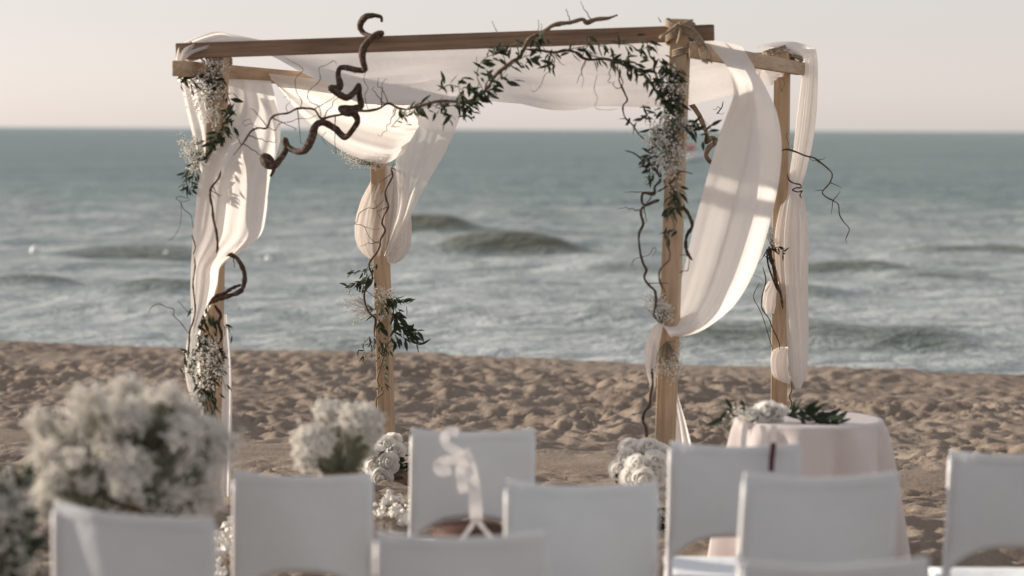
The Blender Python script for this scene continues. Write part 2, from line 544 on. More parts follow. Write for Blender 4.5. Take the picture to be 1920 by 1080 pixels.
a_ = sea.data.attributes.new('swell', 'FLOAT', 'POINT')
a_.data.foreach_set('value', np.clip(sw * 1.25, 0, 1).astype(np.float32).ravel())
tag(sea, kind='structure')

# ------------------------------------------------------------------ pergola
PHI = R(15)
AX = Vector((math.cos(PHI), -math.sin(PHI), 0))      # along the front beam
AY = Vector((math.sin(PHI), math.cos(PHI), 0))       # towards the sea
YFR, YFL, YBR, YBL = 10.9, 11.4, 13.6, 14.1

per = empty('pergola', (0.05, 12.5, gz(0.05, 12.5)))
tag(per, 'square wooden wedding pergola of four lashed timber posts standing on the beach', 'pergola')
PW = 0.082
def post(top, bot, Y, mat=M_WOOD, w=PW):
    a, b = W(*top, Y), W(*bot, Y)
    b.z = min(b.z, gz(b.x, b.y)) - 0.25
    return timber('post', b, a, w, w, AX, mat, per)
p_fr = post((1277, 36), (1238, 985), YFR)
p_fl = post((410, 78), (389, 948), YFL)
p_bl = post((704, 97), (731, 925), YBL)
p_br = post((1467, 92), (1459, 930), YBR)
# beams
BW, BH = 0.056, 0.072
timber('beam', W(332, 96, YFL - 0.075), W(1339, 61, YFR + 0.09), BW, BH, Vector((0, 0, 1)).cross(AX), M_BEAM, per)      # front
timber('beam', W(333, 128, YFL - 0.22), W(690, 158, YBL + 0.05), BW, BH, AX, M_WOOD, per)                                     # left side
timber('beam', W(1303, 94, YFR - 0.08), W(1501, 129, YBR + 0.25), BW, BH, AX, M_WOOD, per)                                    # right side
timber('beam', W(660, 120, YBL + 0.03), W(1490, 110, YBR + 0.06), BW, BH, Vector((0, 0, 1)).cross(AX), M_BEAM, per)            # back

def px_path(pts, Y, jit=0.0):
    """Pixels -> world points; Y one depth, or each pixel may carry its own depth offset."""
    out = []
    for p in pts:
        out.append(W(p[0], p[1], Y + (p[2] if len(p) > 2 else 0)))
    return np.array([tuple(v) for v in out])

def rope(path, r, n=40, parent=per, name='rope_lashing'):
    P = cat_rom(path, n)
    v, f = tube_geo(P, [r] * len(P), 6)
    return v, f

def lashing(geos):
    v, f = join(geos)
    return mesh_obj('rope_lashing', v, f, M_ROPE, per)

# front right lashing: turns round the post and beam and loose ends hanging down
def wrap(cx, cy, Y, rx, ry, turns, tilt, r=0.006):
    c = W(cx, cy, Y)
    P = []
    for k in range(turns * 16 + 1):
        a = 2 * math.pi * k / 16
        off = AX * (rx * max(-1, min(1, 1.25 * math.cos(a)))) + AY * (ry * max(-1, min(1, 1.25 * math.sin(a))))
        P.append(tuple(c + off + Vector((0, 0, tilt * math.cos(a) + 0.011 * (k / 16 - turns / 2)))))
    return tube_geo(P, [r] * len(P), 6)
def tail(pts, Y, r=0.0055):
    P = cat_rom(px_path(pts, Y), 24)
    return tube_geo(P, [r * (1 + 0.15 * math.sin(7 * k)) for k in range(24)], 6)
lashing([wrap(1276, 62, YFR + 0.03, 0.052, 0.10, 4, 0.035), wrap(1276, 55, YFR + 0.03, 0.054, 0.10, 3, -0.035), wrap(1288, 96, YFR + 0.0, 0.062, 0.055, 3, 0.02)]
        + [tail([(1272, 44), (1262, 52), (1245, 64 + k), (1236 + 2 * k, 72 + k)], YFR - 0.085 - 0.006 * k) for k in range(3)]
        + [tail([(1272, 42), (1292 + 3 * k, 58), (1306 + 3 * k, 78), (1314 + 4 * k, 100), (1318 + 4 * k, 116 + 2 * (k % 3))], YFR - 0.09 - 0.005 * k) for k in range(5)]
        + [tail([(1278, 48), (1274, 66 + 3 * k), (1270, 80 + 3 * k)], YFR - 0.082 - 0.006 * k) for k in range(2)])
# front left
lashing([wrap(376, 96, YFL + 0.06, 0.05, 0.075, 3, 0.03), wrap(404, 104, YFL + 0.03, 0.052, 0.10, 3, -0.03)]
        + [tail([(366, 88), (352, 104), (338, 112)], YFL - 0.09), tail([(372, 86), (356, 98), (340, 114)], YFL - 0.095),
           tail([(362, 84), (372, 104), (390, 122)], YFL - 0.1), tail([(366, 80), (380, 100), (392, 118)], YFL - 0.105), tail([(358, 78), (356, 92), (362, 104)], YFL - 0.1)])
# back right, with a thin cord loop hanging
lashing([wrap(1452, 98, YBR + 0.02, 0.06, 0.07, 3, 0.02), wrap(1486, 104, YBR + 0.05, 0.05, 0.07, 2, -0.02)]
        + [tail([(1442, 92), (1452, 102), (1470, 108)], YBR - 0.07), tail([(1448, 104), (1458, 96), (1476, 98)], YBR - 0.08),
           tail([(1453, 108), (1458, 130), (1462, 152), (1465, 172)], YBR - 0.10, 0.0025), tail([(1465, 172), (1471, 156), (1463, 140), (1457, 126)], YBR - 0.10, 0.0025),
           tail([(1425, 100), (1440, 118), (1455, 128)], YBR - 0.10, 0.0018)])
# back left
lashing([wrap(704, 116, YBL, 0.05, 0.06, 3, 0.02)] + [tail([(692, 100), (678, 106), (668, 102)], YBL - 0.06, 0.003), tail([(712, 110), (740, 112), (770, 108)], YBL - 0.06, 0.003)])

# ------------------------------------------------------------------ draped cloth
def loft(rows, nu, nv, fold=None, bulge=0.0):
    """Cloth between a left and a right edge: rows of (Lpx, Lpy, LY, Rpx, Rpy, RY)."""
    C = cat_rom(rows, nv)
    V, F = [], []
    for j in range(nv):
        l, r = W(C[j][0], C[j][1], C[j][2]), W(C[j][3], C[j][4], C[j][5])
        v = j / (nv - 1)
        for i in range(nu):
            u = i / (nu - 1)
            p = l.lerp(r, u)
            d = bulge * math.sin(math.pi * u)
            if fold: d += fold(u, v)
            p.y -= d
            V.append(tuple(p))
    for j in range(nv - 1):
        for i in range(nu - 1):
            a = j * nu + i
            F.append((a, a + 1, a + nu + 1, a + nu))
    return V, F

def sleeve(rows, nth, nv, pleats=9, amp=0.12, ratio=0.7, twist=0.6, seed=1):
    """A gathered, roughly tubular fall of cloth: rows of (Lpx, Rpx, py, Y, lean) with pleats down its length."""
    C = cat_rom(rows, nv)
    rr = random.Random(seed)
    ph = [rr.uniform(0, 6.28) for _ in range(4)]
    V, F = [], []
    for j in range(nv):
        v = j / (nv - 1)
        l, r = W(C[j][0], C[j][2], C[j][3]), W(C[j][1], C[j][2] + (C[j][4] if len(C[j]) > 4 else 0), C[j][3])
        c = (l + r) / 2
        hv = (r - l) / 2
        for k in range(nth):
            a = 2 * math.pi * k / nth
            aa = a + twist * v
            m = 1 - amp + amp * (0.6 * math.sin(pleats * aa + ph[0]) + 0.4 * math.sin((pleats * 2 - 1) * aa + ph[1] + 2 * v) + 0.35 * math.sin(3 * aa + ph[2] + 4 * v))
            p = c + hv * (math.cos(a) * m) + Vector((0, 1, 0)) * (hv.length * ratio * math.sin(a) * m)
            V.append(tuple(p))
    for j in range(nv - 1):
        for k in range(nth):
            k2 = (k + 1) % nth
            F.append((j * nth + k, j * nth + k2, (j + 1) * nth + k2, (j + 1) * nth + k))
    return V, F

def pleat(n, a, seed, wander=1.0):
    rr = random.Random(seed)
    p = [rr.uniform(0, 6.28) for _ in range(5)]
    def f(u, v):
        return a * (math.sin(n * 6.28 * u + p[0] + wander * math.sin(3 * v + p[1])) * 0.6 + math.sin(n * 1.73 * 6.28 * u + p[2] + wander * 1.7 * v) * 0.35
                    + math.sin(n * 0.6 * 6.28 * u + p[3] - wander * v * 2) * 0.5)
    return f

def cloth(name, geo, mat, parent=None):
    return mesh_obj(name, geo[0], geo[1], mat, parent)

# roof canopy: hangs in a trough between the back beam and the front beam
def canopy_geo():
    V, F = [], []
    nu, nv = 90, 60
    for i in range(nu):
        u = i / (nu - 1)
        # front edge along the front beam, back edge along the back beam
        f = W(395 + (1300 - 395) * u, 92 + (64 - 92) * u, YFL + 0.22 - 0.34 * u)
        b = W(600 + (1500 - 600) * u, 112 - 6 * u, YBL + 0.1 - 0.45 * u)
        sag = 0.235 + 0.02 * math.sin(9 * u + 1) + 0.012 * math.sin(23 * u) - 0.05 * math.exp(-((u - 1) / 0.12) ** 2)
        for j in range(nv):
            v = j / (nv - 1)
            p = f.lerp(b, v)
            s = math.sin(math.pi * v) ** 0.8
            lift = min(1, max(0.0, u - 0.03) / 0.2); lift = lift * lift * (3 - 2 * lift)
            s *= lift
            p.z -= sag * s
            q = 6.28 * (3.2 * v + 0.35 * u + 0.25 * math.sin(3.1 * u))
            p.z += s * (0.040 * math.sin(q) + 0.026 * math.sin(2.3 * q + 5 * u) + 0.014 * math.sin(5.1 * q - 9 * u) + 0.006 * math.sin(9.3 * q + 14 * u))
            V.append(tuple(p))
    for i in range(nu - 1):
        for j in range(nv - 1):
            a = i * nv + j
            F.append((a, a + nv, a + nv + 1, a + 1))
    return V, F
canopy = cloth('canopy_drape', canopy_geo(), M_GAUZE)
tag(canopy, 'long ivory gauze sheet sagging under the roof between the pergola beams', 'drape')
# the end of the sheet folded over the front left corner
cap = loft([(333, 152, YFL - 0.02, 350, 156, YFL + 0.1), (330, 118, YFL - 0.10, 346, 122, YFL - 0.13), (338, 86, YFL - 0.10, 356, 104, YFL - 0.135), (372, 68, YFL - 0.06, 384, 92, YFL - 0.135),
            (408, 59, YFL - 0.0, 418, 82, YFL - 0.13), (436, 65, YFL + 0.08, 448, 80, YFL - 0.12), (484, 74, YFL + 0.16, 490, 80, YFL - 0.09), (540, 86, YFL + 0.2, 545, 92, YFL + 0.1)], 26, 80, pleat(2.6, 0.012, 3))
cloth('corner_fold', cap, M_GAUZE, canopy)

# front left drape
fl = empty('drape', W(409, 140, YFL))
tag(fl, 'wide ivory drape billowing off the front left post and reaching the sand', 'drape', 'drapes tied to the pergola posts')
rows = [(428, 148, YFL + .10, 508, 152, YFL + .14), (432, 200, YFL + .06, 521, 205, YFL + .10), (414, 258, YFL - .03, 526, 255, YFL + .08), (388, 302, YFL - .10, 514, 305, YFL + .02),
        (372, 342, YFL - .12, 504, 345, YFL - .02), (365, 400, YFL - .13, 498, 405, YFL - .02), (361, 440, YFL - .13, 487, 442, YFL - .03), (359, 468, YFL - .13, 452, 472, YFL - .05),
        (357, 500, YFL - .13, 414, 500, YFL - .07), (356, 540, YFL - .13, 406, 535, YFL - .08), (357, 575, YFL - .12, 396, 570, YFL - .08), (357, 606, YFL - .10, 380, 606, YFL - .07), (350, 640, YFL - .06, 372, 645, YFL - .05),
        (346, 676, YFL - .03, 374, 680, YFL - .02), (349, 715, YFL - .01, 380, 720, YFL), (362, 760, YFL, 390, 765, YFL), (384, 815, YFL, 400, 820, YFL)]
fa = pleat(2.2, 0.028, 5, 1.6)
cloth('drape_panel', loft(rows, 44, 110, lambda u, v: fa(u, v) * (0.5 + 0.5 * math.sin(math.pi * min(1, v * 1.1))), 0.07), M_GAUZE, fl)
cloth('drape_panel', loft([(418, 590, YFL + .09, 424, 590, YFL + .09), (412, 640, YFL + .08, 429, 640, YFL + .08), (408, 700, YFL + .08, 434, 700, YFL + .08), (404, 770, YFL + .08, 435, 770, YFL + .08),
                           (402, 850, YFL + .07, 434, 850, YFL + .07), (400, 945, YFL + .05, 432, 945, YFL + .05)], 20, 50, pleat(1.6, 0.012, 8)), M_GAUZE, fl)
cloth('drape_panel', loft([(338, 146, YFL + .16, 372, 150, YFL + .2), (346, 190, YFL + .16, 384, 190, YFL + .2), (358, 240, YFL + .15, 392, 240, YFL + .18), (370, 290, YFL + .12, 394, 290, YFL + .15),
                           (380, 340, YFL + .08, 396, 340, YFL + .10)], 18, 40, pleat(2.0, 0.01, 9)), M_SHEER, fl)

# back left drape
bl = empty('drape', W(720, 200, YBL))
tag(bl, 'ivory gauze swag falling from the canopy and knotted round the back left post', 'drape', 'drapes tied to the pergola posts')
up = cat_rom([(505, 138, 12.3), (600, 150, 12.8), (690, 172, 13.3), (770, 195, 13.7), (800, 215, 13.85)], 60)
lo = cat_rom([(518, 158, 12.3), (560, 214, 12.9), (608, 260, 13.4), (650, 287, 13.7), (690, 302, 13.85), (724, 306, 13.9), (756, 288, 13.95)], 60)
def swag_geo():
    V, F = [], []
    nv = 36
    fd0, fd1 = pleat(1.6, 0.04, 12, 1.2), pleat(4.5, 0.016, 13, 1.0)
    fd = lambda u, v: fd0(u, v) + fd1(u, v) * (0.3 + v)
    for i in range(60):
        for j in range(nv):
            v = j / (nv - 1)
            p = W(*up[i]).lerp(W(*lo[i]), v)
            p.y -= 0.10 * math.sin(math.pi * v) + fd(v, i / 59.0)
            V.append(tuple(p))
    for i in range(59):
        for j in range(nv - 1):
            a = i * nv + j
            F.append((a, a + nv, a + nv + 1, a + 1))
    return V, F
cloth('drape_panel', swag_geo(), M_GAUZE, bl)
f2 = pleat(2.6, 0.02, 14, 1.5)
cloth('drape_panel', loft([(735, 190, YBL - .25, 878, 180, YBL - .6), (742, 225, YBL - .22, 862, 222, YBL - .5), (742, 270, YBL - .2, 838, 280, YBL - .38), (742, 320, YBL - .17, 812, 326, YBL - .28), (746, 365, YBL - .15, 788, 368, YBL - .18),
                           (744, 400, YBL - .13, 772, 402, YBL - .14), (736, 432, YBL - .11, 756, 438, YBL - .12), (726, 462, YBL - .09, 744, 468, YBL - .1), (720, 480, YBL - .08, 730, 484, YBL - .08)], 36, 70, lambda u, v: f2(u, v) * (1 - 0.6 * v)), M_SHEER, bl)
cloth('drape_panel', sleeve([(697, 742, 312, YBL + .02), (694, 744, 340, YBL), (678, 744, 372, YBL), (666, 744, 412, YBL), (664, 742, 445, YBL), (672, 738, 468, YBL), (690, 730, 484, YBL), (706, 724, 490, YBL)], 120, 60, 11, 0.13, 0.6, 0.5, 4), M_SHEER, bl)
cloth('drape_panel', sleeve([(738, 764, 322, YBL - .03), (738, 766, 360, YBL - .03), (736, 770, 400, YBL - .04), (730, 771, 440, YBL - .05), (726, 767, 468, YBL - .05), (724, 755, 486, YBL - .05), (728, 742, 494, YBL - .05)], 110, 60, 9, 0.16, 0.7, 0.9, 5), M_SHEER, bl)

# front right drape
fr = empty('drape', W(1320, 90, YFR + .2))
tag(fr, 'broad ivory drape billowing from the right side beam to the front right post', 'drape', 'drapes tied to the pergola posts')
rows = [(1320, 74, YFR + .14, 1392, 88, YFR + .85), (1346, 104, YFR + .10, 1416, 128, YFR + .75), (1368, 138, YFR + .12, 1439, 170, YFR + .62), (1374, 182, YFR + .25, 1458, 214, YFR + .52), (1353, 240, YFR + .36, 1466, 268, YFR + .46),
        (1336, 295, YFR + .38, 1463, 325, YFR + .42), (1318, 360, YFR + .36, 1453, 380, YFR + .38), (1300, 430, YFR + .30, 1436, 446, YFR + .34), (1286, 490, YFR + .24, 1414, 510, YFR + .3),
        (1272, 550, YFR + .16, 1382, 566, YFR + .24), (1258, 590, YFR + .1, 1346, 600, YFR + .16), (1246, 606, YFR + .02, 1306, 624, YFR + .08), (1240, 606, YFR - .05, 1258, 634, YFR - .0)]
f3 = pleat(1.5, 0.045, 17, 1.8)
f3b = pleat(5.0, 0.012, 18, 1.2)
cloth('drape_panel', loft(rows, 60, 120, lambda u, v: (0.55 * f3(u, v) + 0.6 * f3b(u, v) * (0.1 + v * v)) * (0.35 + 0.65 * math.sin(math.pi * v)), 0.13), M_GAUZE, fr)
cloth('drape_panel', loft([(1390, 150, YFR + .7, 1420, 150, YFR + .9), (1368, 200, YFR + .62, 1412, 210, YFR + .8), (1345, 270, YFR + .58, 1400, 280, YFR + .7), (1328, 330, YFR + .55, 1388, 340, YFR + .6), (1316, 380, YFR + .5, 1370, 400, YFR + .55)], 24, 40, pleat(2.0, 0.03, 19)), M_SHEER, fr)
cloth('drape_panel', sleeve([(1238, 1246, 602, YFR - .05), (1222, 1244, 616, YFR - .05), (1211, 1238, 645, YFR - .05), (1209, 1234, 680, YFR - .05), (1214, 1230, 708, YFR - .04), (1220, 1228, 726, YFR - .03)], 40, 30, 6, 0.12, 0.8, 0.8, 6), M_GAUZE, fr)
cloth('drape_panel', loft([(1252, 700, YFR + .06, 1262, 700, YFR + .08), (1254, 745, YFR + .08, 1272, 745, YFR + .10), (1252, 800, YFR + .09, 1288, 800, YFR + .12), (1250, 870, YFR + .1, 1304, 870, YFR + .14), (1248, 960, YFR + .1, 1316, 962, YFR + .15)], 26, 44, pleat(2.4, 0.018, 21)), M_GAUZE, fr)

# back right drape
br = empty('drape', W(1500, 90, YBR))
tag(br, 'narrow ivory drape tied in at the back right post and falling straight', 'drape', 'drapes tied to the pergola posts')
cloth('drape_panel', sleeve([(1500, 1530, 92, YBR + .24), (1505, 1533, 118, YBR + .24), (1500, 1533, 160, YBR + .22), (1492, 1530, 220, YBR + .18), (1486, 1522, 275, YBR + .12), (1479, 1510, 325, YBR + .04), (1476, 1504, 345, YBR + .0), (1468, 1507, 368, YBR - .02),
                             (1458, 1514, 405, YBR - .03), (1452, 1519, 450, YBR - .03), (1456, 1518, 520, YBR - .02), (1466, 1518, 590, YBR - .02), (1475, 1517, 650, YBR - .02), (1481, 1512, 700, YBR - .02), (1490, 1502, 728, YBR - .02)],
                            96, 110, 8, 0.13, 0.75, 0.5, 9), M_GAUZE, br)
cloth('drape_panel', loft([(1418, 96, YBR - .1, 1420, 86, YBR + .3), (1440, 88, YBR - .06, 1446, 80, YBR + .3), (1466, 92, YBR - .06, 1482, 78, YBR + .3), (1490, 106, YBR - .02, 1512, 84, YBR + .3), (1500, 120, YBR + .05, 1530, 92, YBR + .3)], 18, 40, pleat(2.2, 0.014, 23)), M_GAUZE, br)
cloth('drape_panel', sleeve([(1462, 1478, 650, YBR - .05), (1446, 1478, 660, YBR - .05), (1443, 1478, 685, YBR - .05), (1450, 1482, 706, YBR - .05), (1470, 1484, 718, YBR - .05)], 40, 26, 5, 0.12, 0.7, 0.5, 11), M_GAUZE, br)
cloth('drape_panel', sleeve([(1440, 1462, 528, YBR - .03), (1430, 1458, 548, YBR - .03), (1430, 1456, 572, YBR - .03), (1436, 1452, 588, YBR - .03)], 36, 20, 5, 0.14, 0.7, 0.5, 12), M_GAUZE, br)

# ------------------------------------------------------------------ branches, twigs, leaves, blossom
def branch_geo(pts, Y, r0, r1, n=None, gnarl=0.08, nseg=7, wig=0.0):
    P = px_path(pts, Y)
    n = n or max(12, 6 * len(pts))
    P = cat_rom(P, n)
    if wig:
        P = P + np.array([[rng.uniform(-wig, wig) for _ in range(3)] for _ in range(n)])
    t = np.linspace(0, 1, n)
    rad = (r0 * (1 - t) + r1 * t) * (1 + 0.13 * np.sin(t * 37 + r0 * 900) + 0.09 * np.sin(t * 83 + r1 * 500)) * np.clip(0.45 + 9 * t, 0, 1) * np.clip(0.4 + 9 * (1 - t), 0, 1)
    return tube_geo(P, rad, nseg, gnarl=gnarl), P

def curl_twig(p, d, L, r, seed):
    """A thin willow twig that winds and loops from point p."""
    rr = random.Random(seed)
    d = Vector(d).normalized(); p = Vector(p)
    pts = [p.copy()]
    n = 22
    ax = Vector((rr.uniform(-1, 1), rr.uniform(-1, 1), rr.uniform(-1, 1))).normalized()
    f, am = rr.uniform(5, 9), rr.uniform(0.35, 0.8)
    ph = rr.uniform(0, 6)
    for k in range(n):
        t = k / n
        q = Quaternion(ax, am * math.sin(f * t * 3 + ph) * (0.5 + t))
        dd = (q @ d)
        p = p + dd * (L / n)
        pts.append(p.copy())
        if t > 0.72: d = Quaternion(ax, 0.35 * (1 if am > 0.55 else -1)) @ d
    return tube_geo([tuple(x) for x in pts], np.linspace(r, r * 0.35, n + 1), 5), pts

def branch(pts, Y, r0, r1, label, group, mat=M_BRANCH, twigs=0, tl=0.16, seed=1, name='willow_branch', wig=0.0, extra=()):
    (v, f), P = branch_geo(pts, Y, r0, r1, wig=wig)
    o = mesh_obj(name, v, f, mat)
    tag(o, label, 'branch', group)
    rr = random.Random(seed)
    for e in extra:                                     # side shoots seen in the photograph: (pixels, r0, r1)
        (v, f), _ = branch_geo(e[0], Y, e[1], e[2], nseg=5)
        mesh_obj('twig', v, f, M_TWIG, o)
    for k in range(twigs):
        i = rr.randrange(2, len(P) - 2)
        t = Vector(P[i + 1] - P[i - 1]).normalized()
        side = t.cross(Vector((0, 1, 0))) * rr.choice((-1, 1)) + Vector((0, rr.uniform(-.6, .3), 0)) + t * rr.uniform(-.2, .8)
        (v, f), _ = curl_twig(P[i], side, tl * rr.uniform(.5, 1.3), 0.0028, seed * 100 + k)
        mesh_obj('twig', v, f, M_TWIG, o)
    return o

def leaf_mesh(name, L, w, mat, droop):
    V = [(0, 0, 0)]
    prof = [(0.18, 0.55), (0.4, 1.0), (0.68, 0.78), (0.88, 0.34)]
    for t, ww in prof:
        z = -droop * t * t * L
        V += [(-w / 2 * ww, t * L, z + 0.18 * w * ww), (0, t * L, z - 0.04 * w), (w / 2 * ww, t * L, z + 0.18 * w * ww)]
    V.append((0, L, -droop * L))
    F = [(0, 2, 1), (0, 3, 2)]
    for k in range(3):
        a = 1 + 3 * k
        F += [(a, a + 1, a + 4, a + 3), (a + 1, a + 2, a + 5, a + 4)]
    F += [(10, 11, 13), (11, 12, 13)]
    me = bpy.data.meshes.new(name)
    me.from_pydata(V, [], F); me.update()
    me.polygons.foreach_set('use_smooth', [True] * len(me.polygons))
    me.materials.append(mat)
    return me
LEAVES = [leaf_mesh('leaf', 1.0, 0.29, M_LEAF, 0.12), leaf_mesh('leaf', 1.0, 0.24, M_LEAF, 0.3), leaf_mesh('leaf', 1.0, 0.34, M_LEAF, 0.05), leaf_mesh('leaf', 1.0, 0.28, M_LEAF2, 0.2)]

def put_leaf(parent, p, d, L, rr, meshes=None):
    me = rr.choice(meshes or LEAVES)
    o = bpy.data.objects.new('leaf', me)
    COL.objects.link(o)
    y = Vector(d).normalized()
    up = Vector((rr.uniform(-1, 1), rr.uniform(-1.2, 0.2), rr.uniform(-.2, 1)))
    x = y.cross(up)
    if x.length < 1e-3: x = Vector((1, 0, 0))
    x.normalize()
    z = x.cross(y)
    M = Matrix((x, y, z)).transposed().to_4x4()
    o.parent = parent
    o.matrix_local = Matrix.Translation(Vector(p) - WLOC[parent.name]) @ M @ Matrix.Scale(L, 4)
    return o

def leafy(parent, pts, Y, n, L, seed, spread=0.8, hang=0.4, scatter=0.012, meshes=None):
    """Leaves set along a line of pixels."""
    rr = random.Random(seed)
    P = cat_rom(px_path(pts, Y), 60)
    for k in range(n):
        i = rr.randrange(1, 58)
        t = Vector(P[i + 1] - P[i - 1]).normalized()
        s = Vector((rr.gauss(0, 1), rr.gauss(0, 0.7), rr.gauss(0, 1)))
        s = (s - t * s.dot(t)).normalized()
        d = t * rr.uniform(0.2, 0.9) + s * spread + Vector((0, 0, -hang * rr.random()))
        p = Vector(P[i]) + Vector((rr.gauss(0, scatter), rr.gauss(0, scatter), rr.gauss(0, scatter)))
        put_leaf(parent, p, d, L * rr.uniform(0.6, 1.25), rr, meshes)

def garland(sprigs, Y, label, group, seed, L=0.05, stem_r=0.0028, hang=0.4, scatter=0.012, meshes=None, name='leaf_garland'):
    """Stems (joined as the thing's own mesh) and single leaves. sprigs: (pixels, leaves)."""
    geos = []
    for pts, n in sprigs:
        (v, f), _ = branch_geo(pts, Y, stem_r, stem_r * 0.5, nseg=5)
        geos.append((v, f))
    v, f = join(geos)
    o = mesh_obj(name, v, f, M_STEM)
    tag(o, label, 'greenery', group)
    for k, (pts, n) in enumerate(sprigs):
        leafy(o, pts, Y, int(n * 1.22 + 0.5), L, seed * 31 + k, hang=hang, scatter=scatter, meshes=meshes)
    return o

def octa(p, r, rr):
    a = rr.uniform(0, 6.28); b = rr.uniform(0, 1.5)
    q = Quaternion((math.cos(a), math.sin(a), 0), b)
    pts = [q @ Vector(v) for v in ((1, 0, 0), (-1, 0, 0), (0, 1, 0), (0, -1, 0), (0, 0, .75), (0, 0, -.75))]
    V = [tuple(Vector(p) + x * r * rr.uniform(.75, 1.2)) for x in pts]
    return V, [(0, 2, 4), (2, 1, 4), (1, 3, 4), (3, 0, 4), (2, 0, 5), (1, 2, 5), (3, 1, 5), (0, 3, 5)]

def babys_breath(blobs, base, label, group, seed, n=220, r=0.0042, stems=26, name='babys_breath'):
    """A spray of gypsophila: blobs of (centre, rx, ry, rz, share), thin stems running from base."""
    rr = random.Random(seed)
    root = empty(name, base)
    tag(root, label, 'flowers', group)
    geos, sg = [], []
    tot = sum(b[4] for b in blobs)
    for c, rx, ry, rz, share in blobs:
        nclump = max(4, int(n * share / tot / 9))
        for k in range(nclump):
            while True:
                q = Vector((rr.uniform(-1, 1), rr.uniform(-1, 1), rr.uniform(-1, 1)))
                if q.length < 1: break
            cc = Vector(c) + Vector((q.x * rx, q.y * ry, q.z * rz))
            for m in range(9):
                p = cc + Vector((rr.gauss(0, rx * .22), rr.gauss(0, ry * .22), rr.gauss(0, rz * .22)))
                geos.append(octa(p, r * rr.uniform(.6, 1.25), rr))
            if k < stems:
                mid = Vector(base).lerp(cc, 0.5) + Vector((rr.gauss(0, rx * .15), rr.gauss(0, ry * .15), rr.gauss(0, rz * .15)))
                P = cat_rom([tuple(base), tuple(mid), tuple(cc)], 7)
                sg.append(tube_geo(P, np.linspace(r * .32, r * .18, 7), 4, cap=False))
    v, f = join(geos)
    b = mesh_obj('blossoms', v, f, M_BLOSSOM, root, origin=base, smooth=False)
    b['kind'] = 'stuff'
    v, f = join(sg)
    s = mesh_obj('stems', v, f, M_STEM, root, origin=base)
    s['kind'] = 'stuff'
    return root

def blob(px, py, Y, wpx, hpx, share=1.0, dr=0.8):
    s = Y / FPX
    return (tuple(W(px, py, Y)), wpx * s / 2, wpx * s / 2 * dr, hpx * s / 2, share)

GB = 'willow branches woven onto the pergola'
# the thick corkscrew branch hooked over the front beam
branch([(716, 40, -.02), (714, 32), (700, 29), (684, 33), (675, 47, .02), (680, 60, .03), (692, 67, .0), (708, 68, -.05), (716, 62, -.08), (706, 64, -.10), (692, 76, -.11), (681, 92, -.11), (680, 112, -.10), (684, 130, -.08),
        (668, 131, -.04), (650, 127, 0), (638, 128, .03), (634, 142, .02), (638, 160, -.02), (632, 166, -.05), (621, 165, -.08), (632, 174, -.08), (650, 183, -.06), (664, 174, -.03), (673, 160, -.02), (674, 180, .02), (677, 198, .03), (664, 203, .01), (640, 203, -.02),
        (648, 211, -.05), (664, 213, -.06), (670, 228, -.04), (656, 250, -.01), (645, 257, .02), (628, 241, .03), (606, 230, .0), (592, 236, -.04), (584, 260, -.06), (573, 280, -.05), (556, 284, -.02), (541, 276, .02), (534, 262, .04), (535, 280, .02),
        (526, 298, -.02), (514, 310, -.05), (502, 308, -.06), (493, 298, -.04), (500, 293, .0), (510, 302, .03), (513, 318, .04), (507, 331, .05)],
       YFL - 0.22, 0.0135, 0.0175, 'thick dark corkscrew willow branch hooked over the front beam and dangling below', GB, name='corkscrew_branch', wig=0.0)
for k in (0,): pass
# thin twig spray to its left
branch([(438, 291), (456, 268), (470, 247), (484, 240), (500, 240), (508, 222), (520, 215), (540, 212), (556, 204), (572, 203), (590, 206), (602, 222), (622, 218), (645, 214), (672, 208), (690, 208), (712, 203), (728, 194), (748, 203), (765, 205)],
       YFL - 0.34, 0.0045, 0.006, 'thin winding twig spray stretched along below the front beam on the left', GB, twigs=12, tl=0.16, seed=3, name='twig_spray',
       extra=[([(602, 222), (598, 200), (580, 190), (578, 172), (600, 150), (598, 128), (612, 122), (626, 114), (632, 122)], .0022, .0012), ([(562, 204), (566, 190), (556, 172), (554, 148), (568, 132), (560, 122), (548, 116), (532, 106)], .002, .001),
              ([(502, 238), (516, 244), (524, 232), (545, 228), (560, 222), (580, 222), (600, 212)], .002, .0014), ([(728, 194), (722, 178), (714, 164), (708, 162), (710, 145)], .0025, .0014), ([(690, 206), (684, 180), (690, 165), (682, 150), (686, 132)], .0018, .001),
              ([(484, 240), (470, 232), (460, 236), (456, 228), (468, 224), (472, 232)], .0015, .0008), ([(540, 212), (536, 200), (544, 190), (540, 180), (530, 184)], .0015, .0008), ([(612, 246), (604, 258), (612, 272)], .0016, .001)])
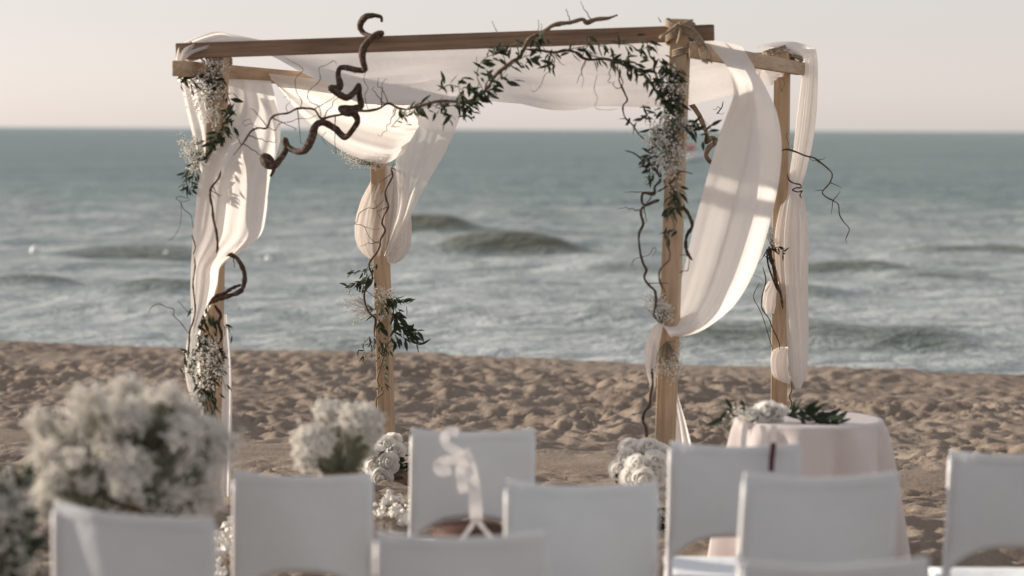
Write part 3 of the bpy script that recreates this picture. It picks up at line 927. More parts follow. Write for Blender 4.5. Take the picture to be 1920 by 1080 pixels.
# the main leafy bough rising to the right across the beam
branch([(760, 206), (790, 198), (820, 190), (850, 190), (872, 192), (896, 182), (916, 162), (928, 142), (944, 128), (960, 116), (974, 106), (982, 92), (990, 76), (1000, 68), (1024, 56), (1036, 48), (1052, 44), (1070, 42), (1092, 36), (1100, 42), (1118, 36), (1140, 34), (1158, 28)],
       YFR - 0.02, 0.0075, 0.0105, 'leaf hung willow bough climbing across the middle of the front beam', GB, mat=M_PALEBRANCH, twigs=6, tl=0.12, seed=6, name='willow_bough',
       extra=[([(1090, 37), (1080, 42), (1068, 40)], .004, .002), ([(932, 60), (926, 48), (922, 38)], .002, .001), ([(1240, 42), (1236, 36), (1234, 32)], .0025, .0015)])
garland([([(734, 238), (748, 222), (762, 212), (790, 203), (830, 196)], 26), ([(820, 192), (850, 198), (876, 190), (905, 172)], 30), ([(868, 224), (880, 200), (900, 182), (925, 158), (948, 134)], 44), ([(905, 168), (894, 140), (906, 112), (930, 100), (952, 90)], 26),
         ([(820, 170), (840, 160), (856, 162), (872, 172)], 12), ([(925, 102), (950, 88), (985, 76), (1020, 72)], 24), ([(950, 130), (966, 116), (990, 104), (1012, 98)], 18), ([(828, 196), (834, 212), (836, 224)], 10)],
        YFR - 0.07, 'dark ruscus leaf garland hanging from the bough at mid front beam', 'leaf garlands on the pergola', 5, L=0.058, scatter=0.018)
branch([(986, 92), (1010, 94), (1040, 98), (1062, 94), (1078, 98), (1092, 108), (1108, 112), (1130, 110), (1150, 114), (1172, 122), (1190, 126), (1208, 140), (1226, 164), (1240, 190)], YFR - 0.05, 0.007, 0.006, 'slim leafy willow bough running right towards the front right post', GB, twigs=9, tl=0.13, seed=8, name='willow_bough',
       extra=[([(1150, 116), (1162, 140), (1168, 156), (1160, 166), (1150, 160), (1152, 152)], .003, .0015), ([(1160, 150), (1172, 176), (1176, 188), (1168, 200), (1172, 220), (1186, 234), (1198, 252), (1210, 262)], .0045, .003), ([(1030, 100), (1040, 112), (1034, 130), (1022, 140), (1014, 160), (1002, 172), (996, 168)], .0018, .0009),
              ([(1098, 112), (1090, 130), (1094, 150), (1090, 166)], .0016, .0008), ([(1120, 140), (1114, 166), (1120, 184), (1116, 202), (1136, 206), (1160, 204)], .0014, .0007)])
garland([([(1060, 94), (1090, 88), (1120, 84), (1150, 96)], 20), ([(1108, 104), (1140, 112), (1170, 120), (1196, 128)], 24), ([(1180, 120), (1206, 138), (1222, 160)], 22), ([(1150, 82), (1180, 84), (1200, 94), (1222, 82)], 16), ([(1026, 96), (1040, 110), (1028, 128)], 14), ([(1196, 66), (1212, 80), (1222, 96)], 8), ([(1234, 110), (1248, 126), (1256, 140)], 16)],
        YFR - 0.08, 'dark leaf garland under the right end of the front beam', 'leaf garlands on the pergola', 9, L=0.055, scatter=0.016)
# front right post greenery
garland([([(1240, 118), (1252, 150), (1258, 190), (1256, 230)], 46), ([(1226, 150), (1240, 172), (1252, 200)], 24), ([(1268, 128), (1270, 170), (1266, 220)], 30), ([(1232, 220), (1224, 210), (1200, 222), (1190, 226)], 14), ([(1236, 240), (1224, 250), (1228, 268)], 12), ([(1280, 236), (1300, 240), (1318, 244), (1334, 250)], 18),
         ([(1246, 268), (1238, 290), (1222, 300), (1212, 304)], 16), ([(1238, 300), (1226, 318), (1208, 346)], 10), ([(1254, 330), (1258, 370), (1252, 400)], 14), ([(1262, 350), (1280, 384)], 6), ([(1258, 400), (1264, 424), (1260, 432)], 6), ([(1284, 228), (1310, 232), (1326, 234)], 6)],
        YFR - 0.09, 'dense dark greenery wound round the upper front right post', 'greenery tied to the posts', 13, L=0.06, scatter=0.018)
babys_breath([blob(1262, 160, YFR - .1, 50, 70, 1), blob(1256, 215, YFR - .1, 60, 60, 1.2), blob(1236, 250, YFR - .1, 50, 70, 1), blob(1250, 285, YFR - .1, 80, 70, 2), blob(1268, 300, YFR - .1, 50, 60, 1.2), blob(1290, 240, YFR - .08, 36, 30, .5), blob(1222, 268, YFR - .1, 30, 40, .4), blob(1260, 335, YFR - .09, 44, 60, .5)],
             W(1258, 240, YFR - .06), "white baby's breath spray on the upper front right post among dark leaves", "baby's breath sprays on the pergola", 3, n=1500, r=0.0052, stems=60)
babys_breath([blob(1228, 570, YFR - .08, 36, 50, 1), blob(1244, 580, YFR - .09, 34, 50, 1)], W(1240, 606, YFR - .06), "small baby's breath tuft beside the knot on the front right post", "baby's breath sprays on the pergola", 4, n=360, r=0.005)
babys_breath([blob(1242, 690, YFR - .09, 50, 36, 1), blob(1262, 690, YFR - .07, 44, 50, .6), blob(1268, 650, YFR - .06, 30, 50, .3)], W(1250, 640, YFR - .06), "sparse baby's breath hanging below the knot on the front right post", "baby's breath sprays on the pergola", 5, n=260, r=0.0048)
branch([(1214, 296), (1222, 312), (1232, 322), (1238, 338), (1228, 350), (1226, 364), (1206, 362), (1204, 380), (1212, 384), (1226, 378), (1234, 376), (1206, 388), (1202, 402), (1206, 420), (1198, 440), (1200, 470), (1206, 494), (1212, 506), (1208, 520), (1216, 534), (1228, 546), (1230, 570), (1226, 590), (1236, 606)],
       YFR - 0.1, 0.0065, 0.0055, 'winding purple brown stem dangling left of the front right post', GB, twigs=5, tl=0.14, seed=14, name='willow_branch',
       extra=[([(1172, 282), (1190, 288), (1206, 302), (1212, 314)], .003, .0045), ([(1232, 360), (1246, 352), (1262, 338), (1276, 322), (1300, 326)], .004, .0025), ([(1184, 500), (1190, 486), (1216, 478), (1226, 464), (1230, 470), (1222, 482)], .0016, .001)])
branch([(1256, 428), (1252, 444), (1250, 458), (1256, 472), (1254, 488), (1242, 500), (1236, 512), (1238, 530), (1246, 546), (1244, 562)], YFR - 0.075, 0.004, 0.005, 'pale winding stem on the front face of the front right post', GB, mat=M_PALEBRANCH, seed=15, name='willow_branch')
branch([(1268, 382), (1284, 392), (1294, 408), (1298, 424), (1288, 442), (1286, 462), (1290, 476), (1298, 488)], YFR - 0.03, 0.0085, 0.0075, 'thick hooked bark stub on the right of the front right post', GB, twigs=0, seed=16, name='willow_branch',
       extra=[([(1262, 516), (1282, 508), (1290, 506), (1292, 484), (1284, 478), (1262, 480)], .0022, .0012)])
branch([(1228, 636), (1224, 660), (1222, 690), (1224, 716), (1220, 742), (1218, 760), (1208, 774), (1206, 790), (1212, 806), (1212, 850)], YFR - 0.06, 0.006, 0.0065, 'thick winding stem against the foot of the front right post', GB, seed=17, name='willow_branch')

# front left post
garland([([(334, 146), (352, 152), (372, 158), (396, 150)], 26), ([(380, 140), (398, 146), (410, 156)], 14), ([(424, 170), (432, 196), (430, 220), (422, 246), (408, 268)], 40), ([(406, 250), (392, 276), (376, 300)], 26), ([(366, 310), (356, 330), (342, 344)], 16), ([(364, 318), (360, 346), (366, 362)], 12)],
        YFL - 0.08, 'dark ruscus leaves trailing down the top of the front left post', 'greenery tied to the posts', 19, L=0.055, scatter=0.014)
babys_breath([blob(404, 124, YFL - .12, 60, 40, 1), blob(388, 160, YFL - .12, 70, 50, 1.2), blob(384, 196, YFL - .12, 56, 60, 1.2), blob(398, 218, YFL - .12, 34, 34, .5)], W(392, 160, YFL - .07), "pale baby's breath spray at the top of the front left post", "baby's breath sprays on the pergola", 7, n=620, r=0.0056)
babys_breath([blob(362, 282, YFL - .12, 50, 50, 1), blob(372, 306, YFL - .12, 44, 40, .8), blob(352, 262, YFL - .1, 34, 40, .4)], W(372, 300, YFL - .07), "baby's breath spray left of the front left drape at horizon height", "baby's breath sprays on the pergola", 8, n=420, r=0.005)
branch([(414, 320), (410, 334), (396, 352), (394, 368), (398, 388), (400, 410), (406, 436), (408, 462), (406, 474)], YFL - 0.24, 0.0055, 0.0065, 'bare dark twig lying on the front left drape', GB, seed=21, twigs=2, tl=0.07, name='willow_branch')
branch([(412, 476), (428, 476), (444, 484), (456, 504), (459, 520), (456, 538), (448, 548), (426, 556), (410, 560), (398, 568)], YFL - 0.1, 0.010, 0.013, 'thick bent loop of bark jutting right of the front left post', GB, seed=22, name='willow_branch', twigs=2, tl=0.12,
       extra=[([(452, 534), (436, 540), (420, 550), (404, 556), (392, 572)], .008, .009), ([(402, 572), (414, 590), (410, 606), (416, 630), (408, 646)], .009, .007)])
branch([(364, 480), (366, 500), (362, 530), (364, 556), (366, 582), (362, 604), (356, 620), (354, 648), (352, 672)], YFL - 0.24, 0.0035, 0.0045, 'slim red brown twig running down the left edge of the front left drape', GB, seed=23, name='willow_branch',
       extra=[([(278, 588), (284, 576), (298, 570), (312, 576), (326, 580), (326, 592), (338, 604), (354, 626)], .0014, .0022), ([(334, 564), (344, 576), (352, 584), (362, 586)], .001, .0016), ([(360, 440), (366, 462), (362, 478)], .003, .003), ([(362, 428), (358, 404), (344, 392), (338, 378), (330, 372), (338, 368), (356, 374), (344, 378), (340, 376)], .0018, .001), ([(340, 378), (338, 420), (326, 444), (314, 452)], .0014, .0008)])
garland([([(372, 580), (378, 620), (374, 660)], 26), ([(390, 560), (392, 600), (390, 640)], 22), ([(350, 700), (362, 682), (372, 660)], 20), ([(362, 752), (372, 734), (388, 720), (408, 710)], 24), ([(414, 640), (420, 664), (416, 700), (424, 732)], 20), ([(380, 700), (384, 740), (382, 790)], 34), ([(396, 730), (392, 770), (388, 810)], 20), ([(420, 612), (432, 618)], 4)],
        YFL - 0.1, 'dark hanging leaves on the lower half of the front left post', 'greenery tied to the posts', 25, L=0.055, hang=1.0, scatter=0.016)
babys_breath([blob(392, 668, YFL - .14, 76, 56, 1.3), blob(394, 706, YFL - .14, 70, 50, 1.1), blob(388, 640, YFL - .13, 50, 30, .4)], W(394, 650, YFL - .08), "baby's breath spray on the lower front left post over dark leaves", "baby's breath sprays on the pergola", 9, n=620, r=0.0056)

# back left post
branch([(738, 306), (734, 318), (736, 330), (728, 346), (722, 360), (724, 374), (728, 388), (720, 404), (716, 418), (722, 432), (714, 448), (712, 462), (706, 474), (694, 490), (692, 500), (698, 516), (696, 530), (684, 546), (684, 566), (692, 586), (704, 598), (702, 616), (702, 632)],
       YBL - 0.14, 0.0055, 0.0065, 'winding dark vine stem over the knotted cloth on the back left post', GB, twigs=6, tl=0.13, seed=31, name='vine_branch',
       extra=[([(720, 374), (704, 390), (690, 390), (674, 400), (670, 414), (666, 420), (682, 424), (690, 440), (700, 452), (712, 458)], .0022, .0016), ([(682, 424), (700, 430), (716, 428)], .0014, .001), ([(716, 412), (708, 400), (706, 384), (700, 378), (706, 376)], .0014, .0008)])
branch([(724, 640), (720, 660), (716, 680), (710, 700), (708, 716), (714, 728), (718, 736), (706, 748), (706, 766)], YBL - 0.075, 0.005, 0.006, 'curled vine stem hugging the left edge of the back left post foot', GB, mat=M_PALEBRANCH, seed=32, name='vine_branch')
garland([([(704, 500), (690, 506), (672, 510), (656, 512)], 12), ([(700, 510), (686, 524), (672, 530), (654, 536)], 22), ([(702, 520), (692, 530), (680, 540)], 12)], YBL - 0.12, 'olive leaf sprig reaching left from the back left post under the knot', 'greenery tied to the posts', 35, L=0.055, hang=0.9, meshes=[LEAVES[0], LEAVES[2], LEAVES[3]])
garland([([(714, 560), (732, 560), (750, 564), (768, 570)], 16), ([(738, 575), (746, 590), (752, 600)], 12), ([(728, 580), (744, 606), (762, 626), (784, 640)], 26), ([(742, 600), (758, 622), (770, 624), (786, 625)], 14), ([(716, 570), (712, 600), (718, 620)], 14), ([(740, 610), (742, 630), (738, 640)], 10)],
        YBL - 0.11, 'broad dark ruscus leaves spreading right from the back left post', 'greenery tied to the posts', 36, L=0.07, hang=1.0, meshes=[LEAVES[0], LEAVES[2], LEAVES[1]])
garland([([(704, 634), (700, 650), (690, 662), (680, 666)], 16), ([(700, 626), (716, 644), (722, 660)], 16), ([(718, 640), (716, 664), (712, 690)], 18), ([(726, 640), (722, 690), (718, 734)], 18), ([(694, 630), (684, 642), (676, 646)], 8)],
        YBL - 0.11, 'fine grey green leaf tassel on the middle of the back left post', 'greenery tied to the posts', 37, L=0.04, hang=1.0, meshes=[LEAVES[3], LEAVES[1]])
babys_breath([blob(720, 555, YBL - .12, 44, 36, 1), blob(714, 594, YBL - .12, 26, 24, .5)], W(716, 575, YBL - .08), "baby's breath tuft on the front face of the back left post", "baby's breath sprays on the pergola", 11, n=220, r=0.005)
babys_breath([blob(658, 566, YBL - .05, 46, 40, 1), blob(676, 590, YBL - .05, 46, 44, 1)], W(700, 580, YBL - .04), "faint loose baby's breath left of the back left post above the sand", "baby's breath sprays on the pergola", 12, n=420, r=0.0032)
babys_breath([blob(676, 300, YBL - .2, 60, 34, 1), blob(660, 290, YBL - .2, 50, 34, .7), blob(702, 310, YBL - .2, 30, 24, .4)], W(712, 314, YBL - .15), "baby's breath spray under the cloth swag at the back left post", "baby's breath sprays on the pergola", 13, n=640, r=0.0042)

# back right post
branch([(1458, 286), (1474, 280), (1490, 284), (1510, 292), (1526, 296), (1540, 306), (1552, 316), (1560, 326), (1556, 342), (1546, 354), (1542, 362), (1550, 370), (1562, 376), (1572, 384), (1574, 402), (1582, 416), (1592, 428), (1590, 438), (1586, 448), (1588, 456)],
       YBR - 0.12, 0.0055, 0.0022, 'thin dark twig arching out over the sea from the back right drape', GB, twigs=4, tl=0.07, seed=41, name='willow_branch',
       extra=[([(1480, 280), (1478, 266), (1474, 256), (1478, 248)], .0018, .001), ([(1534, 300), (1544, 298), (1548, 294)], .002, .001), ([(1514, 292), (1522, 300), (1532, 302), (1534, 308)], .0018, .001), ([(1484, 282), (1488, 276), (1486, 272), (1482, 276)], .0014, .0008)])
branch([(1476, 326), (1480, 338), (1490, 344), (1500, 346), (1502, 352), (1494, 352), (1486, 356), (1496, 360), (1504, 358), (1500, 366), (1504, 372)], YBR - 0.16, 0.0042, 0.0035, 'dark coiled twig tying in the back right drape', GB, seed=42, name='willow_branch')
branch([(1442, 462), (1446, 486), (1452, 506), (1456, 530), (1464, 552), (1468, 580)], YBR - 0.12, 0.013, 0.006, 'thick ribbed vine trunk on the middle of the back right post', GB, mat=M_BRANCH, twigs=0, seed=43, name='vine_branch',
       extra=[([(1438, 466), (1440, 494), (1448, 520), (1458, 546)], .006, .004), ([(1430, 500), (1436, 526), (1430, 552), (1428, 576), (1442, 598), (1448, 614), (1460, 640), (1462, 656)], .0035, .0028), ([(1424, 530), (1414, 550), (1414, 562), (1422, 576), (1432, 600), (1444, 640), (1450, 660)], .0022, .0022), ([(1434, 548), (1440, 540), (1444, 534)], .0015, .001), ([(1412, 516), (1424, 520), (1432, 528)], .0012, .0008), ([(1438, 470), (1428, 486), (1420, 496)], .0022, .001)])
branch([(1482, 714), (1484, 730), (1480, 744), (1484, 756), (1480, 772), (1480, 800)], YBR - 0.09, 0.006, 0.006, 'short winding stem at the foot of the back right drape', GB, mat=M_PALEBRANCH, seed=44, name='vine_branch')
garland([([(1448, 474), (1456, 464), (1468, 468), (1474, 474)], 7), ([(1436, 470), (1442, 480)], 5)], YBR - 0.14, 'few dark pointed leaves on the back right post', 'greenery tied to the posts', 45, L=0.055)
babys_breath([blob(1450, 444, YBR - .15, 26, 40, 1), blob(1446, 430, YBR - .15, 14, 30, .4)], W(1448, 466, YBR - .1), "small baby's breath bunch on the back right post beside the big drape", "baby's breath sprays on the pergola", 14, n=150, r=0.005)
# two bark rings of a second corkscrew branch that hangs behind the front right post
branch([(1196, 176, .1), (1192, 190, 0), (1204, 198, -.04), (1218, 196, -.04), (1230, 186, 0), (1240, 172, .1), (1262, 170, .14), (1300, 200, .12), (1318, 232, .05), (1326, 256, 0), (1324, 266, .02), (1336, 258, .06), (1344, 266, .06), (1330, 276, -.03), (1324, 292, -.05), (1334, 304, -.03), (1346, 296, .03), (1350, 284, .08)],
       YBR - 0.5, 0.0125, 0.0135, 'brown corkscrew willow branch looping behind the front right post', GB, mat=M_PALEBRANCH, name='corkscrew_branch')
branch([(1344, 214), (1350, 206), (1354, 200), (1356, 190)], YBR - 0.3, 0.004, 0.0025, 'tiny dark twig poking from the canopy end near the big drape', GB, seed=47, name='willow_branch',
       extra=[([(1352, 206), (1346, 200), (1342, 206), (1336, 204)], .0018, .001), ([(1346, 212), (1354, 214), (1358, 210)], .0016, .001)])

# ------------------------------------------------------------------ roses
def petal_mesh(name, wid, curl, lip):
    """A cupped petal standing on the origin, outward along +y; curl bends its top inward, lip rolls the rim out."""
    V, F = [], []
    nu, nv = 7, 6
    for j in range(nv):
        v = j / (nv - 1)
        for i in range(nu):
            u = -1 + 2 * i / (nu - 1)
            w = wid * (0.35 + 0.65 * math.sin(math.pi * (0.08 + 0.55 * v)))
            y = 0.20 * math.sin(math.pi * 0.75 * v) - curl * v * v + lip * max(0, v - 0.7) ** 2 * 6 - 0.38 * u * u * w
            z = v * (1 - 0.10 * u * u) - lip * max(0, v - 0.75) * 0.9
            V.append((u * w, y, z))
    for j in range(nv - 1):
        for i in range(nu - 1):
            k = j * nu + i
            F.append((k, k + 1, k + nu + 1, k + nu))
    me = bpy.data.meshes.new(name)
    me.from_pydata(V, [], F); me.update()
    me.polygons.foreach_set('use_smooth', [True] * len(me.polygons))
    me.materials.append(M_ROSE)
    return me
PETALS = [petal_mesh('petal', 0.46, 0.34, 0.0), petal_mesh('petal', 0.54, 0.20, 0.12), petal_mesh('petal', 0.60, 0.08, 0.3)]
def bud_mesh():
    """The tight heart of the flower: a small dome of rolled petals."""
    V, F = [], []
    hn = 16
    for j in range(8):
        t = j / 7 * 1.5
        for k in range(hn):
            a = 6.2832 * k / hn
            r = 0.36 * math.cos(t) * (1 + 0.10 * math.sin(3 * a + 5 * t)) + 0.01
            V.append((r * math.cos(a), r * math.sin(a), 0.30 + 0.48 * math.sin(t) - 0.05 * (j % 2)))
    for j in range(7):
        for k in range(hn):
            F.append((j * hn + k, j * hn + (k + 1) % hn, (j + 1) * hn + (k + 1) % hn, (j + 1) * hn + k))
    me = bpy.data.meshes.new('rose')
    me.from_pydata(V, [], F); me.update()
    me.polygons.foreach_set('use_smooth', [True] * len(me.polygons))
    me.materials.append(M_ROSE)
    return me
BUD = bud_mesh()
def rose(parent, p, d, r, rr):
    o = bpy.data.objects.new('rose', BUD)
    COL.objects.link(o)
    q = Vector(d).to_track_quat('Z', 'Y')
    o.parent = parent
    o.matrix_local = Matrix.Translation(Vector(p) - WLOC[parent.name]) @ q.to_matrix().to_4x4() @ Matrix.Rotation(rr.uniform(0, 6), 4, 'Z') @ Matrix.Scale(r, 4)
    n = 19
    for k in range(n):
        t = k / (n - 1)
        c = bpy.data.objects.new('petal', PETALS[0 if t < 0.32 else (1 if t < 0.66 else 2)])
        COL.objects.link(c)
        c.parent = o
        tilt = -(0.10 + 0.95 * t ** 1.3) + rr.uniform(-.08, .08)
        c.matrix_local = Matrix.Rotation(k * 2.39996 + rr.uniform(-.15, .15), 4, 'Z') @ Matrix.Translation((0, 0.10 + 0.16 * t, 0.10 - 0.18 * t)) @ Matrix.Rotation(tilt, 4, 'X') @ Matrix.Scale((0.80 + 0.16 * t) * rr.uniform(.93, 1.07), 4)
    return o

def bouquet(items, Y, base, label, group, seed, leaves):
    rr = random.Random(seed)
    root = empty('rose_bouquet', base)
    tag(root, label, 'bouquet', group)
    geos = []
    c = np.mean([[i[0], i[1]] for i in items], axis=0)
    for px, py, r, dy in items:
        p = W(px, py, Y + dy)
        d = Vector(((px - c[0]) * 0.008, -1.0, 0.35 + (c[1] - py) * 0.010))
        rose(root, p - d.normalized() * r * 0.6, d, r, rr)
        P = cat_rom([tuple(base), tuple((Vector(base) + p) / 2 + Vector((rr.gauss(0, .02), .04, 0))), tuple(p + Vector((0, .04, -.02)))], 8)
        geos.append(tube_geo(P, [0.004] * 8, 5))
    v, f = join(geos)
    mesh_obj('stems', v, f, M_LEAF2, root, origin=base)
    for pts, n, L in leaves:
        leafy(root, pts, Y - 0.12, n, L, seed * 7 + n, spread=0.9, hang=0.2, meshes=LEAVES[:3])
    return root
b = W(728, 918, YBL - 0.12); b.z = gz(b.x, b.y)
bouquet([(724, 832, .062, -.08), (738, 824, .055, -.02), (708, 836, .058, -.06), (742, 846, .062, -.12), (704, 852, .06, -.16), (728, 868, .066, -.2), (690, 868, .055, -.1), (700, 874, .062, -.18), (714, 898, .066, -.22), (684, 862, .05, -.02)], YBL - 0.1, b,
        'bunch of white roses tied at the foot of the back left post', 'rose bouquets at the post feet', 3, [([(736, 862), (744, 870), (764, 876)], 8, .10), ([(722, 892), (734, 904), (728, 920)], 10, .09), ([(700, 858), (716, 856), (730, 852)], 10, .07), ([(710, 905), (716, 920), (722, 926)], 8, .08), ([(738, 880), (736, 900)], 6, .08)])
b = W(1240, 970, YFR - 0.1); b.z = gz(b.x, b.y)
bouquet([(1218, 838, .058, -.08), (1240, 850, .062, -.1), (1190, 848, .06, -.06), (1172, 860, .055, -.1), (1230, 868, .062, -.16), (1198, 872, .06, -.18), (1160, 880, .052, -.12), (1228, 892, .06, -.2), (1184, 896, .058, -.2), (1206, 900, .06, -.24), (1246, 928, .062, -.18), (1250, 905, .055, -.1), (1252, 890, .05, -.05), (1244, 968, .055, -.14), (1180, 835, .05, 0)], YFR - 0.12, b,
        'large bunch of white roses tied at the foot of the front right post', 'rose bouquets at the post feet', 4, [([(1190, 886), (1214, 882), (1246, 880)], 14, .08), ([(1240, 905), (1248, 945), (1246, 985)], 22, .09), ([(1156, 892), (1164, 896), (1172, 898)], 8, .06), ([(1230, 940), (1244, 960), (1248, 1000)], 12, .09)])

# burlap covered pot foot at the back left post
def lathe(name, prof, c, mat, parent=None, n=28, wob=0.0, seed=1):
    rr = random.Random(seed)
    V, F = [], []
    for j, (r, z) in enumerate(prof):
        for k in range(n):
            a = 6.2832 * k / n
            rad = r * (1 + wob * math.sin(5 * a + j * .7) * .5 + wob * rr.uniform(-.5, .5))
            V.append((c[0] + rad * math.cos(a), c[1] + rad * math.sin(a), c[2] + z))
    for j in range(len(prof) - 1):
        for k in range(n):
            k2 = (k + 1) % n
            F.append((j * n + k, j * n + k2, (j + 1) * n + k2, (j + 1) * n + k))
    F.append(tuple((len(prof) - 1) * n + k for k in range(n)))
    return mesh_obj(name, V, F, mat, parent, origin=c)
c = W(741, 940, YBL - 0.12); c.z = gz(c.x, c.y) - 0.02
o = lathe('burlap_wrap', [(0.17, 0), (0.165, 0.02), (0.13, 0.05), (0.095, 0.075), (0.07, 0.09), (0.06, 0.10)], c, M_POT, None, 30, 0.16)
tag(o, 'rough brown burlap heaped round the foot of the back left post', 'burlap')

# ------------------------------------------------------------------ round table, cloth and centrepiece
TY = 9.8
tc = W(1517, 785, TY)
TR = 0.292
tz = tc.z
tg = gz(tc.x, tc.y)
tab = empty('round_table', (tc.x, tc.y, tg))
tag(tab, 'small round table hidden under a blush cloth right of the pergola', 'table')
lathe('table_top', [(TR - .008, tz - tg - .028), (TR - .004, tz - tg - .02), (TR - .004, tz - tg - .008), (TR - .012, tz - tg - .004)], (tc.x, tc.y, tg), M_WOOD, tab, 40)
for k in range(4):
    a = 0.785 + k * 1.5708
    timber('leg', (tc.x + .2 * math.cos(a), tc.y + .2 * math.sin(a), tg - .05), (tc.x + .17 * math.cos(a), tc.y + .17 * math.sin(a), tz - .03), .035, .035, (1, 0, 0), M_WOOD, tab)
def tablecloth_geo():
    V, F = [], []
    n, m = 150, 40
    rr = random.Random(5)
    ph = [rr.uniform(0, 6.28) for _ in range(5)]
    drop = tz - tg - 0.01
    for j in range(m):
        t = j / (m - 1)
        for k in range(n):
            a = 6.28318 * k / n
            if t < 0.3:
                r = TR * (t / 0.3); z = tz + 0.002
            elif t < 0.36:
                q = (t - 0.3) / 0.06
                r = TR + 0.012 * math.sin(q * 1.57); z = tz + 0.002 - 0.012 * (1 - math.cos(q * 1.57))
            else:
                q = (t - 0.36) / 0.64
                pl = 0.75 * math.sin(9 * a + ph[0] + .5 * math.sin(2 * a)) + 0.35 * math.sin(15 * a + ph[1]) + 0.3 * math.sin(4 * a + ph[2])
                r = TR + 0.012 + 0.04 * q + 0.10 * q ** 0.6 * pl
                z = tz - 0.01 - drop * q
            V.append((tc.x + r * math.cos(a), tc.y + r * math.sin(a), z))
    for j in range(m - 1):
        for k in range(n):
            k2 = (k + 1) % n
            F.append((j * n + k, j * n + k2, (j + 1) * n + k2, (j + 1) * n + k))
    return V, F
v, f = tablecloth_geo()
tag(mesh_obj('tablecloth', v, f, M_TABLECLOTH, origin=(tc.x, tc.y, tz)), 'blush pink floor length cloth pleated over the round table', 'tablecloth')
# centrepiece
cb = Vector((tc.x - .14, tc.y - .12, tz + .004))
cen = empty('table_centrepiece', cb)
tag(cen, 'low table arrangement of white flowers and dark leaves on the blush cloth', 'bouquet')
rr = random.Random(9)
for px, py, r in ((1438, 766, .05), (1412, 776, .042), (1462, 768, .04), (1428, 782, .042), (1452, 782, .038), (1404, 788, .032)):
    p = W(px, py, TY - .16)
    rose(cen, p + Vector((0, .02, -.02)), Vector((rr.uniform(-.4, .4), -.7, .6)), r, rr)
leafy(cen, [(1470, 780), (1500, 776), (1530, 780), (1572, 790)], TY - .16, 46, .075, 91, spread=0.5, hang=0.0, meshes=LEAVES[:3])
leafy(cen, [(1500, 786), (1530, 792), (1560, 798)], TY - .2, 18, .075, 92, spread=0.4, hang=0.2, meshes=LEAVES[:3])
leafy(cen, [(1398, 782), (1380, 776), (1360, 772)], TY - .12, 12, .075, 93, spread=0.6, hang=0.0, meshes=LEAVES[:3])
geos = []
for k in range(70):
    geos.append(octa(W(1388 + rr.gauss(0, 10), 776 + rr.gauss(0, 8), TY - .14 + rr.gauss(0, .02)), .006, rr))
v, f = join(geos)
mesh_obj('filler_blossoms', v, f, M_BLOSSOM, cen, smooth=False)['kind'] = 'stuff'
for pts in ([(1398, 792), (1394, 812), (1392, 840), (1390, 880)], [(1428, 796), (1432, 815), (1430, 850), (1428, 890)], [(1450, 796), (1448, 820), (1446, 850), (1447, 880)]):
    P = cat_rom(px_path(pts, TY - TR * .86 - .05), 14)
    V = []
    for p in P: V += [tuple(p + np.array([-.011, -.03, 0])), tuple(p + np.array([.011, -.034, 0]))]
    mesh_obj('ribbon', V, [(2 * k, 2 * k + 1, 2 * k + 3, 2 * k + 2) for k in range(13)], M_RIBBON, cen)

# ------------------------------------------------------------------ bushes of baby's breath near the aisle
def bush(blobs, base, label, seed, n, r, leafn=0, group=None, stems=130):
    root = babys_breath(blobs, base, label, group, seed, n=n, r=r, stems=stems, name='gypsophila_bush')
    g = gz(base[0], base[1])
    rr = random.Random(seed)
    for k in range(leafn):
        c, rx, ry, rz, sh = rr.choice(blobs)
        p = Vector(c) + Vector((rr.uniform(-1, 1) * rx, rr.uniform(-1, 1) * ry, rr.uniform(-1, .7) * rz))
        if k < 280: put_leaf(root, p, (rr.uniform(-1, 1), rr.uniform(-1, 1), rr.uniform(-.2, 1)), rr.uniform(.05, .10), rr)
    lathe('vase', [(.055, g - base[2] - .03), (.07, g - base[2] + .05), (.05, g - base[2] + .2), (.045, -.02), (.06, .03)], base, M_POT, root, 24)
    return root
BY = 6.75
rb = random.Random(77)
lumps = []
while len(lumps) < 64:
    px, py = rb.uniform(70, 430), rb.uniform(715, 960)
    top = 728 + 0.0016 * (px - 235) ** 2 + 14 * math.sin(px * 0.05)
    if py < top: continue
    big = rb.uniform(0.6, 1.2)
    lumps.append(blob(px, py, BY + rb.uniform(-.2, .2), 62 * big, 58 * big, big, 1.0))
lumps += [blob(64, 820, BY, 50, 90, .25), blob(95, 900, BY, 50, 80, .4), blob(238, 722, BY, 60, 40, .8)]
lumps += [blob(240, 790, BY + .06, 220, 110, 9, .8), blob(160, 850, BY + .06, 160, 150, 8, .8), blob(330, 850, BY + .06, 190, 150, 9, .8), blob(240, 900, BY + .05, 300, 140, 9, .7)]
bush(lumps, W(240, 960, BY), "huge frothy white baby's breath bush behind the leftmost chair", 51, 25000, 0.0064, group="baby's breath bushes among the chairs")
bush([blob(5, 940, 6.4, 90, 110, 1.3), blob(10, 1040, 6.4, 110, 160, 1.0)], W(0, 1100, 6.4), "shaded leafy baby's breath bush cut off at the bottom left corner", 52, 2600, 0.0064, 150, group="baby's breath bushes among the chairs")
bush([blob(618, 770, 7.8, 50, 36, .8), blob(676, 784, 7.75, 70, 50, 1.2), blob(694, 808, 7.8, 44, 44, .6), blob(590, 826, 7.75, 66, 52, 1.2), blob(640, 816, 7.9, 50, 40, .5), blob(576, 858, 7.8, 46, 44, .6), blob(612, 868, 7.85, 60, 40, .6), blob(664, 856, 7.9, 40, 50, .35), blob(690, 836, 7.9, 30, 40, .25)], W(640, 900, 7.8), "small double puff of white baby's breath near the back left post roses", 53, 8200, 0.0062, stems=26, group="baby's breath bushes among the chairs")

